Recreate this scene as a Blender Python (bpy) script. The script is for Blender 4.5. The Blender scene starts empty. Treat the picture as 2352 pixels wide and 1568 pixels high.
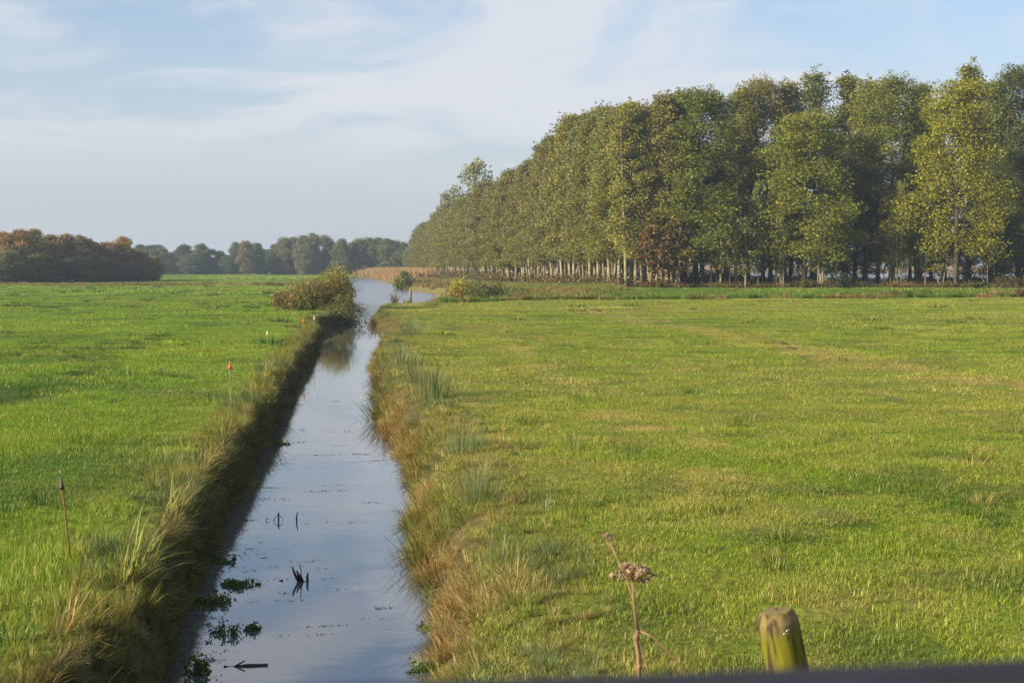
import bpy, math
import numpy as np
from math import radians, pi, sin, cos, tan, atan

# ------------------------------------------------------------------ basics
scene = bpy.context.scene
COL = scene.collection
F = 3563.0; CX, CY = 1176.0, 784.0; HOR = 613.0     # focal length and centre of the surveyed photo, horizon row
CAMZ = 2.45; WATER = -0.65
PITCH = atan((CY - HOR) / F)
SUN_EL = radians(21); SUN_BACK = radians(27)         # sun stands to the left, a little behind the viewer


def ray(px, py):
    u = (px - CX) / F; v = (CY - py) / F
    return u, cos(PITCH) + v * sin(PITCH), -sin(PITCH) + v * cos(PITCH)


def at(px, py, z=0.0):
    d = ray(px, py); t = (z - CAMZ) / d[2]
    return d[0] * t, d[1] * t


def at_d(px, py, Y):
    d = ray(px, py); t = Y / d[1]
    return d[0] * t, Y, CAMZ + d[2] * t


def _hash(ix, iy, seed):
    h = (ix.astype(np.int64) * 374761393 + iy.astype(np.int64) * 668265263 + seed * 974634777) & 0xFFFFFFFF
    h = ((h ^ (h >> 13)) * 1274126177) & 0xFFFFFFFF
    h = h ^ (h >> 16)
    return (h & 0xFFFFFF) / float(0xFFFFFF)


def vnoise(x, y, seed=0):
    x = np.asarray(x, float); y = np.asarray(y, float)
    ix = np.floor(x); iy = np.floor(y)
    fx = x - ix; fy = y - iy
    fx = fx * fx * (3 - 2 * fx); fy = fy * fy * (3 - 2 * fy)
    a = _hash(ix, iy, seed); b = _hash(ix + 1, iy, seed)
    c = _hash(ix, iy + 1, seed); d = _hash(ix + 1, iy + 1, seed)
    return (a + (b - a) * fx) * (1 - fy) + (c + (d - c) * fx) * fy


def fbm(x, y, seed=0, octs=3):
    s = 0.0; a = 0.5; t = 0.0
    for k in range(octs):
        s = s + a * vnoise(x * 2 ** k + 17.3 * k, y * 2 ** k - 9.1 * k, seed + k); t += a; a *= 0.5
    return s / t


def smooth(t):
    t = np.clip(t, 0, 1); return t * t * (3 - 2 * t)


# ------------------------------------------------------------------ object helpers
def link(o, parent=None):
    COL.objects.link(o)
    if parent is not None:
        o.parent = parent
    return o


def tag(o, label=None, cat=None, group=None, kind=None):
    if label: o['label'] = label
    if cat: o['category'] = cat
    if group: o['group'] = group
    if kind: o['kind'] = kind
    return o


def thing(name, label, cat, loc=(0, 0, 0), rz=0.0, group=None):
    o = bpy.data.objects.new(name, None); link(o)
    o.location = loc; o.rotation_euler = (0, 0, rz); o.empty_display_size = 0.2
    return tag(o, label, cat, group)


class MB:
    """collects vertices and faces (with one random number per face) for ONE mesh"""
    def __init__(self):
        self.v = []; self.f = []; self.r = []; self.n = 0; self.rng = np.random.default_rng(1)

    def add(self, V, faces, rnd=None):
        V = np.asarray(V, float).reshape(-1, 3)
        self.v.append(V)
        for Fa in faces:
            Fa = np.asarray(Fa, int)
            if len(Fa) == 0: continue
            self.f.append(Fa + self.n)
            self.r.append(np.full(len(Fa), rnd) if np.isscalar(rnd) else
                          (np.asarray(rnd) if rnd is not None and len(rnd) == len(Fa) else self.rng.random(len(Fa))))
        self.n += len(V)

    def tube(self, P, R, k=6, cap=True, rnd=None):
        P = np.asarray(P, float); R = np.broadcast_to(np.asarray(R, float), (len(P),))
        T = np.gradient(P, axis=0); T /= np.linalg.norm(T, axis=1)[:, None] + 1e-9
        ref = np.array([0.0, 0, 1]) if abs(T[0][2]) < 0.9 else np.array([1.0, 0, 0])
        A = np.cross(T, ref); A /= np.linalg.norm(A, axis=1)[:, None] + 1e-9
        B = np.cross(T, A)
        an = np.arange(k) * 2 * pi / k
        V = P[:, None, :] + R[:, None, None] * (np.cos(an)[None, :, None] * A[:, None, :] + np.sin(an)[None, :, None] * B[:, None, :])
        n = len(P)
        i = np.arange(n - 1)[:, None] * k; j = np.arange(k)[None, :]; j2 = (j + 1) % k
        Q = np.stack([i + j, i + j2, i + k + j2, i + k + j], -1).reshape(-1, 4)
        V = V.reshape(-1, 3)
        fs = [Q]
        if cap:
            V = np.vstack([V, P[:1], P[-1:]])
            c0 = n * k; c1 = c0 + 1; jj = np.arange(k); j2 = (jj + 1) % k
            fs.append(np.stack([np.full(k, c0), j2, jj], -1))
            fs.append(np.stack([np.full(k, c1), (n - 1) * k + jj, (n - 1) * k + j2], -1))
        self.add(V, fs, rnd if rnd is not None else float(self.rng.random()))

    def mesh(self, name, mat, smooth_=False):
        me = bpy.data.meshes.new(name)
        V = np.vstack(self.v)
        me.vertices.add(len(V)); me.vertices.foreach_set('co', V.ravel().astype(np.float32))
        loops = np.concatenate([f.ravel() for f in self.f]).astype(np.int32)
        tot = np.concatenate([np.full(len(f), f.shape[1]) for f in self.f]).astype(np.int32)
        st = np.concatenate([[0], np.cumsum(tot)[:-1]]).astype(np.int32)
        me.loops.add(len(loops)); me.loops.foreach_set('vertex_index', loops)
        me.polygons.add(len(tot)); me.polygons.foreach_set('loop_start', st)
        me.polygons.foreach_set('loop_total', tot)
        if smooth_:
            me.polygons.foreach_set('use_smooth', np.ones(len(tot), bool))
        at_ = me.attributes.new('rnd', 'FLOAT', 'FACE')
        at_.data.foreach_set('value', np.concatenate(self.r).astype(np.float32))
        me.update(calc_edges=True)
        me.materials.append(mat)
        return me

    def build(self, name, mat, parent=None, smooth_=False):
        o = bpy.data.objects.new(name, self.mesh(name, mat, smooth_))
        return link(o, parent)


# ------------------------------------------------------------------ materials
def newmat(name):
    m = bpy.data.materials.new(name); m.use_nodes = True
    nt = m.node_tree; nt.nodes.clear()
    out = nt.nodes.new('ShaderNodeOutputMaterial')
    return m, nt, out


def N(nt, typ, **kw):
    n = nt.nodes.new(typ)
    for k, v in kw.items(): setattr(n, k, v)
    return n


def L(nt, a, b): nt.links.new(a, b)


def math_(nt, op, a, b=None, c=None):
    n = N(nt, 'ShaderNodeMath', operation=op)
    for i, x in enumerate((a, b, c)):
        if x is None: continue
        if isinstance(x, (int, float)): n.inputs[i].default_value = x
        else: L(nt, x, n.inputs[i])
    return n.outputs[0]


def mixc(nt, fac, a, b, mode='MIX'):
    n = N(nt, 'ShaderNodeMix', data_type='RGBA', blend_type=mode)
    for s, x in ((n.inputs[0], fac), (n.inputs[6], a), (n.inputs[7], b)):
        if isinstance(x, (int, float)): s.default_value = x
        elif isinstance(x, tuple): s.default_value = (*x[:3], 1)
        else: L(nt, x, s)
    return n.outputs[2]


def veg_bsdf(nt, out, col, transl=0.35, rough=0.5, spec=0.3, tcol=None):
    p = N(nt, 'ShaderNodeBsdfPrincipled')
    L(nt, col, p.inputs['Base Color']); p.inputs['Roughness'].default_value = rough
    p.inputs['Specular IOR Level'].default_value = spec
    t = N(nt, 'ShaderNodeBsdfTranslucent')
    tc = mixc(nt, 1.0, col, (1.15, 1.1, 0.55), 'MULTIPLY')
    L(nt, tc, t.inputs['Color'])
    mx = N(nt, 'ShaderNodeMixShader'); mx.inputs[0].default_value = transl
    L(nt, p.outputs[0], mx.inputs[1]); L(nt, t.outputs[0], mx.inputs[2]); L(nt, mx.outputs[0], out.inputs['Surface'])
    return p


def mat_blades(name, rough=0.45, spec=0.2, straw=(0.42, 0.32, 0.14), straw_at=0.82, transl=0.35):
    """colour comes with every scattered tuft (instance attribute 'col'); single blades vary around it"""
    m, nt, out = newmat(name)
    a = N(nt, 'ShaderNodeAttribute', attribute_type='INSTANCER', attribute_name='col')
    r = N(nt, 'ShaderNodeAttribute', attribute_type='GEOMETRY', attribute_name='rnd')
    val = math_(nt, 'MULTIPLY_ADD', r.outputs['Fac'], 0.9, 0.6)
    v = N(nt, 'ShaderNodeVectorMath', operation='SCALE'); L(nt, a.outputs['Vector'], v.inputs[0]); L(nt, val, v.inputs['Scale'])
    st = math_(nt, 'GREATER_THAN', r.outputs['Fac'], straw_at)
    st2 = math_(nt, 'MULTIPLY', st, 0.55)
    c = mixc(nt, st2, v.outputs[0], straw)
    p = veg_bsdf(nt, out, c, transl, rough, spec)
    wet = math_(nt, 'GREATER_THAN', math_(nt, 'FRACT', math_(nt, 'MULTIPLY', r.outputs['Fac'], 37.0)), 0.86)   # dewy blades glint
    L(nt, math_(nt, 'MULTIPLY_ADD', wet, 0.42 - rough, rough), p.inputs['Roughness'])
    L(nt, math_(nt, 'MULTIPLY_ADD', wet, 0.15, spec), p.inputs['Specular IOR Level'])
    return m


def mat_objcol(name, vary=0.8, hue=0.07, transl=0.3, rough=0.5, spec=0.25, noise_scale=0.25):
    """leaf material: the plant's own object colour, varied from leaf to leaf and from bough to bough"""
    m, nt, out = newmat(name)
    oi = N(nt, 'ShaderNodeObjectInfo')
    r = N(nt, 'ShaderNodeAttribute', attribute_type='GEOMETRY', attribute_name='rnd')
    tc = N(nt, 'ShaderNodeTexCoord')
    nz = N(nt, 'ShaderNodeTexNoise'); nz.inputs['Scale'].default_value = noise_scale; nz.inputs['Detail'].default_value = 2
    L(nt, tc.outputs['Object'], nz.inputs['Vector'])
    hs = N(nt, 'ShaderNodeHueSaturation')
    L(nt, oi.outputs['Color'], hs.inputs['Color'])
    n2 = math_(nt, 'MULTIPLY_ADD', nz.outputs['Fac'], hue * 1.3, 0.5 - hue * 0.65 - hue / 2)
    h = math_(nt, 'MULTIPLY_ADD', r.outputs['Fac'], hue, n2)
    L(nt, h, hs.inputs['Hue'])
    val = math_(nt, 'MULTIPLY_ADD', r.outputs['Fac'], vary, 1 - vary / 2)
    L(nt, val, hs.inputs['Value'])
    veg_bsdf(nt, out, hs.outputs['Color'], transl, rough, spec)
    return m


def mat_simple(name, col, rough=0.7, spec=0.3, var=0.35, scale=8.0, metallic=0.0, stretch=(1, 1, 1), bump=0.3, col2=None):
    m, nt, out = newmat(name)
    tc = N(nt, 'ShaderNodeTexCoord'); mp = N(nt, 'ShaderNodeMapping'); mp.inputs['Scale'].default_value = stretch
    L(nt, tc.outputs['Object'], mp.inputs['Vector'])
    nz = N(nt, 'ShaderNodeTexNoise'); nz.inputs['Scale'].default_value = scale; nz.inputs['Detail'].default_value = 5
    L(nt, mp.outputs[0], nz.inputs['Vector'])
    c2 = col2 or tuple(x * (1 - var) for x in col)
    rp = N(nt, 'ShaderNodeMapRange'); rp.inputs[1].default_value = 0.35; rp.inputs[2].default_value = 0.65
    L(nt, nz.outputs['Fac'], rp.inputs[0])
    c = mixc(nt, rp.outputs[0], c2, col)
    p = N(nt, 'ShaderNodeBsdfPrincipled'); L(nt, c, p.inputs['Base Color'])
    p.inputs['Roughness'].default_value = rough; p.inputs['Specular IOR Level'].default_value = spec
    p.inputs['Metallic'].default_value = metallic
    if bump:
        b = N(nt, 'ShaderNodeBump'); b.inputs['Strength'].default_value = bump; b.inputs['Distance'].default_value = 0.01
        L(nt, nz.outputs['Fac'], b.inputs['Height']); L(nt, b.outputs[0], p.inputs['Normal'])
    L(nt, p.outputs[0], out.inputs['Surface'])
    return m


def mat_ground():
    m, nt, out = newmat('ground_turf')
    a = N(nt, 'ShaderNodeAttribute', attribute_type='GEOMETRY', attribute_name='col')
    g = N(nt, 'ShaderNodeNewGeometry')
    n1 = N(nt, 'ShaderNodeTexNoise'); n1.inputs['Scale'].default_value = 9; n1.inputs['Detail'].default_value = 6
    L(nt, g.outputs['Position'], n1.inputs['Vector'])
    v = math_(nt, 'MULTIPLY_ADD', n1.outputs['Fac'], 1.2, 0.4)
    s = N(nt, 'ShaderNodeVectorMath', operation='SCALE'); L(nt, a.outputs['Vector'], s.inputs[0]); L(nt, v, s.inputs['Scale'])
    p = N(nt, 'ShaderNodeBsdfPrincipled'); L(nt, s.outputs[0], p.inputs['Base Color'])
    p.inputs['Roughness'].default_value = 0.9; p.inputs['Specular IOR Level'].default_value = 0.1
    b = N(nt, 'ShaderNodeBump'); b.inputs['Strength'].default_value = 0.8; b.inputs['Distance'].default_value = 0.05
    L(nt, n1.outputs['Fac'], b.inputs['Height']); L(nt, b.outputs[0], p.inputs['Normal'])
    L(nt, p.outputs[0], out.inputs['Surface'])
    return m


def mat_water():
    m, nt, out = newmat('still_water')
    g = N(nt, 'ShaderNodeNewGeometry')
    mp = N(nt, 'ShaderNodeMapping'); mp.inputs['Scale'].default_value = (0.6, 1.6, 1)
    L(nt, g.outputs['Position'], mp.inputs['Vector'])
    n1 = N(nt, 'ShaderNodeTexNoise'); n1.inputs['Scale'].default_value = 2.2; n1.inputs['Detail'].default_value = 4
    L(nt, mp.outputs[0], n1.inputs['Vector'])
    # open canal beyond the ditch mouth carries a light ripple, the sheltered ditch hardly any
    sx = N(nt, 'ShaderNodeSeparateXYZ'); L(nt, g.outputs['Position'], sx.inputs[0])
    rr = N(nt, 'ShaderNodeMapRange'); rr.inputs[1].default_value = 95; rr.inputs[2].default_value = 135
    rr.inputs[3].default_value = 0.004; rr.inputs[4].default_value = 0.09
    L(nt, sx.outputs['Y'], rr.inputs[0])
    b = N(nt, 'ShaderNodeBump'); b.inputs['Distance'].default_value = 0.25
    L(nt, rr.outputs[0], b.inputs['Strength']); L(nt, n1.outputs['Fac'], b.inputs['Height'])
    p = N(nt, 'ShaderNodeBsdfPrincipled'); p.inputs['Base Color'].default_value = (0.085, 0.095, 0.105, 1)
    p.inputs['IOR'].default_value = 2.4
    ro = N(nt, 'ShaderNodeMapRange'); ro.inputs[1].default_value = 100; ro.inputs[2].default_value = 150; ro.inputs[3].default_value = 0.02; ro.inputs[4].default_value = 0.18
    L(nt, sx.outputs['Y'], ro.inputs[0]); L(nt, ro.outputs[0], p.inputs['Roughness'])
    L(nt, b.outputs[0], p.inputs['Normal'])
    L(nt, p.outputs[0], out.inputs['Surface'])
    return m


M = {}
M['grass'] = mat_blades('grass_blades', transl=0.27)
M['bank'] = mat_blades('bank_blades', straw_at=0.84, transl=0.28)
M['reed'] = mat_blades('reed_blades', straw=(0.5, 0.36, 0.2), straw_at=0.6, transl=0.3)
M['leaf'] = mat_objcol('tree_leaves', vary=1.1, hue=0.055, noise_scale=0.35)
M['shrubleaf'] = mat_objcol('shrub_leaves', vary=1.0, hue=0.12, noise_scale=0.9)
M['sedge'] = mat_objcol('sedge_leaves', vary=0.9, hue=0.08, transl=0.35, noise_scale=3)
M['bark'] = mat_simple('pale_alder_bark', (0.30, 0.27, 0.18), 0.85, 0.15, 0.5, 2.5, stretch=(3, 3, 0.6), bump=0.4)
M['darkbark'] = mat_simple('dark_bark', (0.10, 0.085, 0.06), 0.9, 0.1, 0.5, 2.5, stretch=(3, 3, 0.6), bump=0.4)
M['farbark'] = mat_simple('greyish_bark', (0.16, 0.14, 0.11), 0.9, 0.1, 0.4, 2.0, bump=0)
M['twig'] = mat_simple('dead_twigs', (0.17, 0.12, 0.08), 0.9, 0.1, 0.4, 6, bump=0)
M['wetwood'] = mat_simple('wet_dead_wood', (0.035, 0.028, 0.02), 0.6, 0.3, 0.5, 20)
M['soil'] = mat_simple('turned_soil', (0.15, 0.10, 0.05), 0.95, 0.1, 0.5, 30, bump=0.8)
M['straw'] = mat_simple('dry_straw', (0.45, 0.27, 0.13), 0.9, 0.1, 0.5, 8)
M['rust'] = mat_simple('rusty_iron', (0.20, 0.10, 0.05), 0.8, 0.3, 0.5, 40)
M['blackplastic'] = mat_simple('black_insulator_plastic', (0.035, 0.032, 0.035), 0.5, 0.4, 0.2, 30, bump=0)
M['redplastic'] = mat_simple('red_insulator_plastic', (0.75, 0.035, 0.05), 0.4, 0.5, 0.1, 30, bump=0)
M['whiteplastic'] = mat_simple('white_insulator_plastic', (0.75, 0.75, 0.72), 0.4, 0.5, 0.1, 30, bump=0)
M['hogstem'] = mat_simple('dry_hogweed_stem', (0.27, 0.17, 0.10), 0.8, 0.2, 0.4, 60, stretch=(1, 1, 0.1), bump=0.4)
M['hogseed'] = mat_simple('dry_hogweed_seed', (0.42, 0.29, 0.21), 0.9, 0.15, 0.55, 60, bump=0.4)
M['greypaint'] = mat_simple('dark_grey_painted_rail', (0.019, 0.021, 0.030), 0.7, 0.2, 0.35, 25, bump=0.2)
M['deck'] = mat_simple('weathered_deck_boards', (0.2, 0.17, 0.14), 0.85, 0.2, 0.4, 3, stretch=(6, 0.5, 1))
M['debris'] = mat_simple('floating_leaf_bits', (0.06, 0.05, 0.03), 0.8, 0.2, 0.5, 30, bump=0)
M['ground'] = mat_ground()
M['water'] = mat_water()


def mat_moss_post():
    m, nt, out = newmat('mossy_post_wood')
    tc = N(nt, 'ShaderNodeTexCoord'); sp = N(nt, 'ShaderNodeSeparateXYZ'); L(nt, tc.outputs['Object'], sp.inputs[0])
    mp = N(nt, 'ShaderNodeMapping'); mp.inputs['Scale'].default_value = (1, 1, 0.12); L(nt, tc.outputs['Object'], mp.inputs['Vector'])
    n1 = N(nt, 'ShaderNodeTexNoise'); n1.inputs['Scale'].default_value = 45; n1.inputs['Detail'].default_value = 6
    L(nt, mp.outputs[0], n1.inputs['Vector'])
    n2 = N(nt, 'ShaderNodeTexNoise'); n2.inputs['Scale'].default_value = 9; n2.inputs['Detail'].default_value = 3
    mp2 = N(nt, 'ShaderNodeMapping'); mp2.inputs['Scale'].default_value = (1, 1, 0.5); L(nt, tc.outputs['Object'], mp2.inputs['Vector'])
    L(nt, mp2.outputs[0], n2.inputs['Vector'])
    wood = mixc(nt, n1.outputs['Fac'], (0.05, 0.035, 0.018), (0.24, 0.18, 0.09))
    moss = mixc(nt, n1.outputs['Fac'], (0.03, 0.032, 0.006), (0.215, 0.205, 0.010))
    # moss sits on the upper shaft, thins out lower down and on the rain-washed bevel
    h = N(nt, 'ShaderNodeMapRange'); h.inputs[1].default_value = 0.92; h.inputs[2].default_value = 1.04; L(nt, sp.outputs['Z'], h.inputs[0])
    h2 = N(nt, 'ShaderNodeMapRange'); h2.inputs[1].default_value = 1.175; h2.inputs[2].default_value = 1.13; L(nt, sp.outputs['Z'], h2.inputs[0])
    f = math_(nt, 'MULTIPLY', h.outputs[0], h2.outputs[0])
    k = N(nt, 'ShaderNodeMapRange'); k.inputs[1].default_value = 0.32; k.inputs[2].default_value = 0.48; L(nt, n2.outputs['Fac'], k.inputs[0])
    f2 = math_(nt, 'MULTIPLY', f, k.outputs[0]); f3 = math_(nt, 'MULTIPLY_ADD', f2, 0.75, 0.22)
    c = mixc(nt, f3, wood, moss)
    ck = N(nt, 'ShaderNodeMapRange'); ck.inputs[1].default_value = 0.46; ck.inputs[2].default_value = 0.38; L(nt, n1.outputs['Fac'], ck.inputs[0])
    c = mixc(nt, math_(nt, 'MULTIPLY', ck.outputs[0], 0.8), c, (0.03, 0.022, 0.012))
    # dark bruise-like stains under the moss
    st = N(nt, 'ShaderNodeTexNoise'); st.inputs['Scale'].default_value = 17; st.inputs['Detail'].default_value = 2
    mp3 = N(nt, 'ShaderNodeMapping'); mp3.inputs['Scale'].default_value = (1.3, 1.3, 0.6); mp3.inputs['Location'].default_value = (3, 1, 7)
    L(nt, tc.outputs['Object'], mp3.inputs['Vector']); L(nt, mp3.outputs[0], st.inputs['Vector'])
    sr = N(nt, 'ShaderNodeMapRange'); sr.inputs[1].default_value = 0.58; sr.inputs[2].default_value = 0.64; L(nt, st.outputs['Fac'], sr.inputs[0])
    hb = N(nt, 'ShaderNodeMapRange'); hb.inputs[1].default_value = 1.06; hb.inputs[2].default_value = 1.02; L(nt, sp.outputs['Z'], hb.inputs[0])
    c = mixc(nt, math_(nt, 'MULTIPLY', math_(nt, 'MULTIPLY', sr.outputs[0], hb.outputs[0]), 0.85), c, (0.045, 0.022, 0.03))
    p = N(nt, 'ShaderNodeBsdfPrincipled'); L(nt, c, p.inputs['Base Color']); p.inputs['Roughness'].default_value = 0.85
    p.inputs['Specular IOR Level'].default_value = 0.2
    b = N(nt, 'ShaderNodeBump'); b.inputs['Strength'].default_value = 0.6; b.inputs['Distance'].default_value = 0.006
    L(nt, n1.outputs['Fac'], b.inputs['Height']); L(nt, b.outputs[0], p.inputs['Normal'])
    L(nt, p.outputs[0], out.inputs['Surface'])
    return m


M['moss'] = mat_moss_post()

# ------------------------------------------------------------------ lie of the land
pl = [(400, 1640), (430, 1568), (447, 1450), (488, 1380), (508, 1300), (545, 1230), (590, 1130), (640, 1030), (675, 960),
      (700, 900), (735, 840), (765, 785), (757, 762)]
pr = [(990, 1640), (985, 1568), (1000, 1470), (985, 1400), (968, 1330), (940, 1250), (952, 1150), (940, 1080), (915, 1030),
      (884, 1000), (868, 960), (864, 930), (868, 880), (850, 850), (868, 810), (885, 780), (876, 760), (852, 742), (864, 725), (888, 710)]
LE = [(-30, -4.3), (5, -2.6)] + [(at(x, y, WATER)[1], at(x, y, WATER)[0] * 1.075 + .08) for x, y in pl] + \
     [(85.6, -9.4), (127, -12.7), (165, -16.9), (240, -24.9), (345, -37), (470, -51)]
RE = [(-30, -1.4), (5, -0.75)] + [(at(x, y, WATER)[1], at(x, y, WATER)[0]) for x, y in pr] + \
     [(115.5, -7.6), (117, -3.8), (127, -4.0), (141, -5.2), (163, -7.0), (212, -14.6), (261, -19.9), (362, -30.8), (464, -45.3), (471, -50)]
LEy = np.array([p[0] for p in LE]); LEx = np.array([p[1] for p in LE])
REy = np.array([p[0] for p in RE]); REx = np.array([p[1] for p in RE])


def xl(Y): return np.interp(Y, LEy, LEx) + 0.10 * (vnoise(Y * 0.9, Y * 0 + 3.3, 5) - 0.5) * (np.asarray(Y) < 110)
def xr(Y): return np.interp(Y, REy, REx) + 0.12 * (vnoise(Y * 0.8, Y * 0 + 7.3, 6) - 0.5) * (np.asarray(Y) < 110)


WE_Y = np.array([150, 160, 190, 224, 300, 390, 470, 520]); WE_X = np.array([13, 11.4, 5.5, 0, -9.5, -20, -30, -36])
def xwood(Y): return np.interp(Y, WE_Y, WE_X)
def sdyke(X, Y): return Y - (113 + 0.27 * (X + 7))            # distance beyond the far edge of the right pasture


def lake_mask(X, Y):
    return smooth((Y - 208) / 10) * smooth((X - np.maximum(xwood(Y) + 26, 6)) / 8) * smooth((760 - Y) / 20)


def ground_z(X, Y):
    X = np.asarray(X, float); Y = np.asarray(Y, float)
    a = xl(Y); b = xr(Y)
    dl = a - X; dr = X - b
    fl = 0.30 * (fbm(X / 3.0, Y / 4.0, 11, 3) - 0.5) + 0.05 * (vnoise(X / 0.7, Y / 0.8, 21) - 0.5)
    tramp = 0.0
    for k, off in enumerate((5.0, 8.5, 14.0, 22.0)):          # shallow old furrows running with the ditch
        w = off + 1.2 * (vnoise(Y / 9.0, Y * 0 + k * 5.0, 33) - 0.5)
        tramp = tramp - 0.15 * np.exp(-((dl - w) / 0.55) ** 2) * (vnoise(Y / 3.0, Y * 0 + k, 34) > 0.35)
    fl = fl + tramp
    fr = 0.15 * (fbm(X / 2.6, Y / 2.6, 12, 3) - 0.5) + 0.05 * (vnoise(X / 0.6, Y / 0.6, 22) - 0.5)
    s = sdyke(X, Y)
    dip = -0.5 * smooth(s / 2) * smooth((9 - s) / 4)
    rise = 0.38 * smooth((s - 7) / 9)
    fr = fr + dip + rise - 0.16 * smooth((Y - 96) / 12) * smooth((2 - X) / 5) * (s < 3)
    wl = np.interp(Y, [0, 110, 140, 470], [0.24, 0.3, 1.2, 3.0])
    wr = np.interp(Y, [0, 14, 30, 110, 117, 141, 470], [0.9, 0.85, 0.75, 0.6, 1.5, 2.5, 4.0])
    zl = -0.74 + (fl + 0.74) * smooth(dl / wl) ** 0.8
    zr = -0.72 + (fr + 0.72) * smooth(dr / wr + 0.06) ** 0.75
    bed = -0.74 - 0.6 * smooth(np.minimum(-dl, -dr) / 0.35)
    z = np.where(dl > 0, zl, np.where(dr > 0, zr, bed))
    far = smooth((Y - 471) / 3)
    z = z * (1 - far) + np.where(Y > 471, 0.0, 0.0) * far
    lm = lake_mask(X, Y)
    z = z * (1 - lm) - 1.6 * lm
    return z


TRACK = np.array([at(x, y) for x, y in [(1300, 705), (1480, 738), (1650, 765), (1800, 792), (1950, 825), (2150, 862), (2352, 890), (2600, 930)]])
TRACK2 = np.array([at(x, y) for x, y in [(1090, 745), (1180, 800), (1280, 868), (1420, 960), (1600, 1050), (1760, 1170)]])


def dist_poly(X, Y, P):
    d = np.full(np.shape(X), 1e9)
    for i in range(len(P) - 1):
        p = P[i]; q = P[i + 1]; v = q - p; l2 = (v ** 2).sum()
        t = np.clip(((X - p[0]) * v[0] + (Y - p[1]) * v[1]) / l2, 0, 1)
        d = np.minimum(d, np.hypot(X - p[0] - t * v[0], Y - p[1] - t * v[1]))
    return d


C_LUSH = np.array([0.142, 0.250, 0.009]); C_LUSH2 = np.array([0.070, 0.160, 0.010])
C_PAST = np.array([0.165, 0.245, 0.012]); C_PAST2 = np.array([0.085, 0.16, 0.010])
C_STRAW = np.array([0.38, 0.30, 0.10]); C_RUSSET = np.array([0.28, 0.14, 0.055])


def lerp(a, b, t): return a + (b - a) * np.asarray(t)[..., None]


def turf_colour(X, Y):
    X = np.asarray(X, float); Y = np.asarray(Y, float)
    dl = xl(Y) - X; dr = X - xr(Y)
    n1 = fbm(X / 3.2, Y / 4.5, 41, 3); n2 = fbm(X / 0.9, Y / 1.1, 42, 2); n3 = fbm(X / 11, Y / 15, 43, 2)
    left = lerp(C_LUSH, C_LUSH2, smooth((n1 - 0.48) / 0.25))
    for k, off in enumerate((5.0, 8.5, 14.0, 22.0)):         # longer, darker grass in the old furrows
        w = off + 1.2 * (vnoise(Y / 9.0, Y * 0 + k * 5.0, 33) - 0.5)
        left = lerp(left, C_LUSH2 * .8, 0.9 * np.exp(-((dl - w) / 0.5) ** 2) * (vnoise(Y / 3.0, Y * 0 + k, 34) > 0.35))
    left = lerp(left, C_PAST * 1.1, 0.55 * smooth((n3 - 0.42) / 0.3))
    left = lerp(left, C_STRAW, np.clip(0.45 * np.exp(-dl / 0.8) + 0.12 * (n2 > 0.66), 0, 1))
    n4 = fbm(X / 0.45, Y / 0.5, 44, 2)
    dry = 0.12 * smooth((n3 - 0.35) / 0.35) + 0.07 * smooth((n1 - 0.47) / 0.25) + 0.10 * smooth((n2 - 0.5) / 0.2) + 0.30 * smooth((n4 - .55) / .2)
    dry = dry + 0.55 * np.exp(-(dist_poly(X, Y, TRACK) / 0.85) ** 2) * smooth((n2 - 0.25) / .25)
    dry = dry + 0.4 * np.exp(-(dist_poly(X, Y, TRACK2) / 0.6) ** 2) * smooth((n2 - 0.35) / .25)
    dry = dry + 0.45 * np.exp(-np.maximum(dr, 0) / 1.3) * (Y < 113)
    dry = dry * np.where(sdyke(X, Y) > 0, 0.3, 1.0)
    right = lerp(C_PAST, C_PAST2, smooth((vnoise(X / 0.8, Y / 1.0, 47) - 0.6) / 0.25))
    right = lerp(right, C_STRAW, np.clip(dry, 0, 0.85))
    right = np.where((sdyke(X, Y) > 2)[..., None], lerp(right, np.array([0.08, 0.17, 0.015]), np.full(X.shape, .55)), right)
    return np.where((dl > -0.5)[..., None], left, right)


# ground: one sheet, its lines run along the water's edge, out to the horizon
ys = [-30.0]
while ys[-1] < 1290: ys.append(ys[-1] + max(0.22, 0.0125 * abs(ys[-1])) if ys[-1] > 4 else ys[-1] + 1.0)
ys = np.array(ys)
def offs(limit, first=0.09, g=0.034):
    o = [0.0]
    while o[-1] < limit: o.append(o[-1] + max(first, g * o[-1]))
    return np.array(o)
ol = offs(1250); orr = offs(1250)
tm = np.array([0.1, 0.25, 0.5, 0.75, 0.9])
A_ = xl(ys)[:, None]; B_ = xr(ys)[:, None]
far_ = ys > 471
A_[far_] = -51; B_[far_] = -50
GX = np.hstack([A_ - ol[::-1][None, :], A_ + (B_ - A_) * tm[None, :], B_ + orr[None, :]])
GY = np.broadcast_to(ys[:, None], GX.shape)
GZ = ground_z(GX, GY)
GC = turf_colour(GX, GY) * 0.62  # turf colour darkened under the grass, so gaps between blades look shaded
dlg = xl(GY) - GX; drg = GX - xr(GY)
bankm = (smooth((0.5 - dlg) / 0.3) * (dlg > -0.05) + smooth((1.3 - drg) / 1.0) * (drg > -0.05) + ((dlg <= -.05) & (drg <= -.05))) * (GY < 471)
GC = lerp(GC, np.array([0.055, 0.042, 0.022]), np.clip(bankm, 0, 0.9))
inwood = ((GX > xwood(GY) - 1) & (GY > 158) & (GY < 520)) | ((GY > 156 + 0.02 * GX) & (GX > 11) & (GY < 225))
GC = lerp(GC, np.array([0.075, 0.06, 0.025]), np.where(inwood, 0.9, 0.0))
GC = lerp(GC, np.array([0.15, 0.13, 0.05]), 0.8 * ((GY > 135) & (drg > 0) & (GX < xwood(GY) - 1)))
GC = lerp(GC, np.array([0.32, 0.21, 0.12]), smooth((GY - 745) / 8) * smooth((840 - GY) / 30) * (GX > 5) * 0.9)
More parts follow.
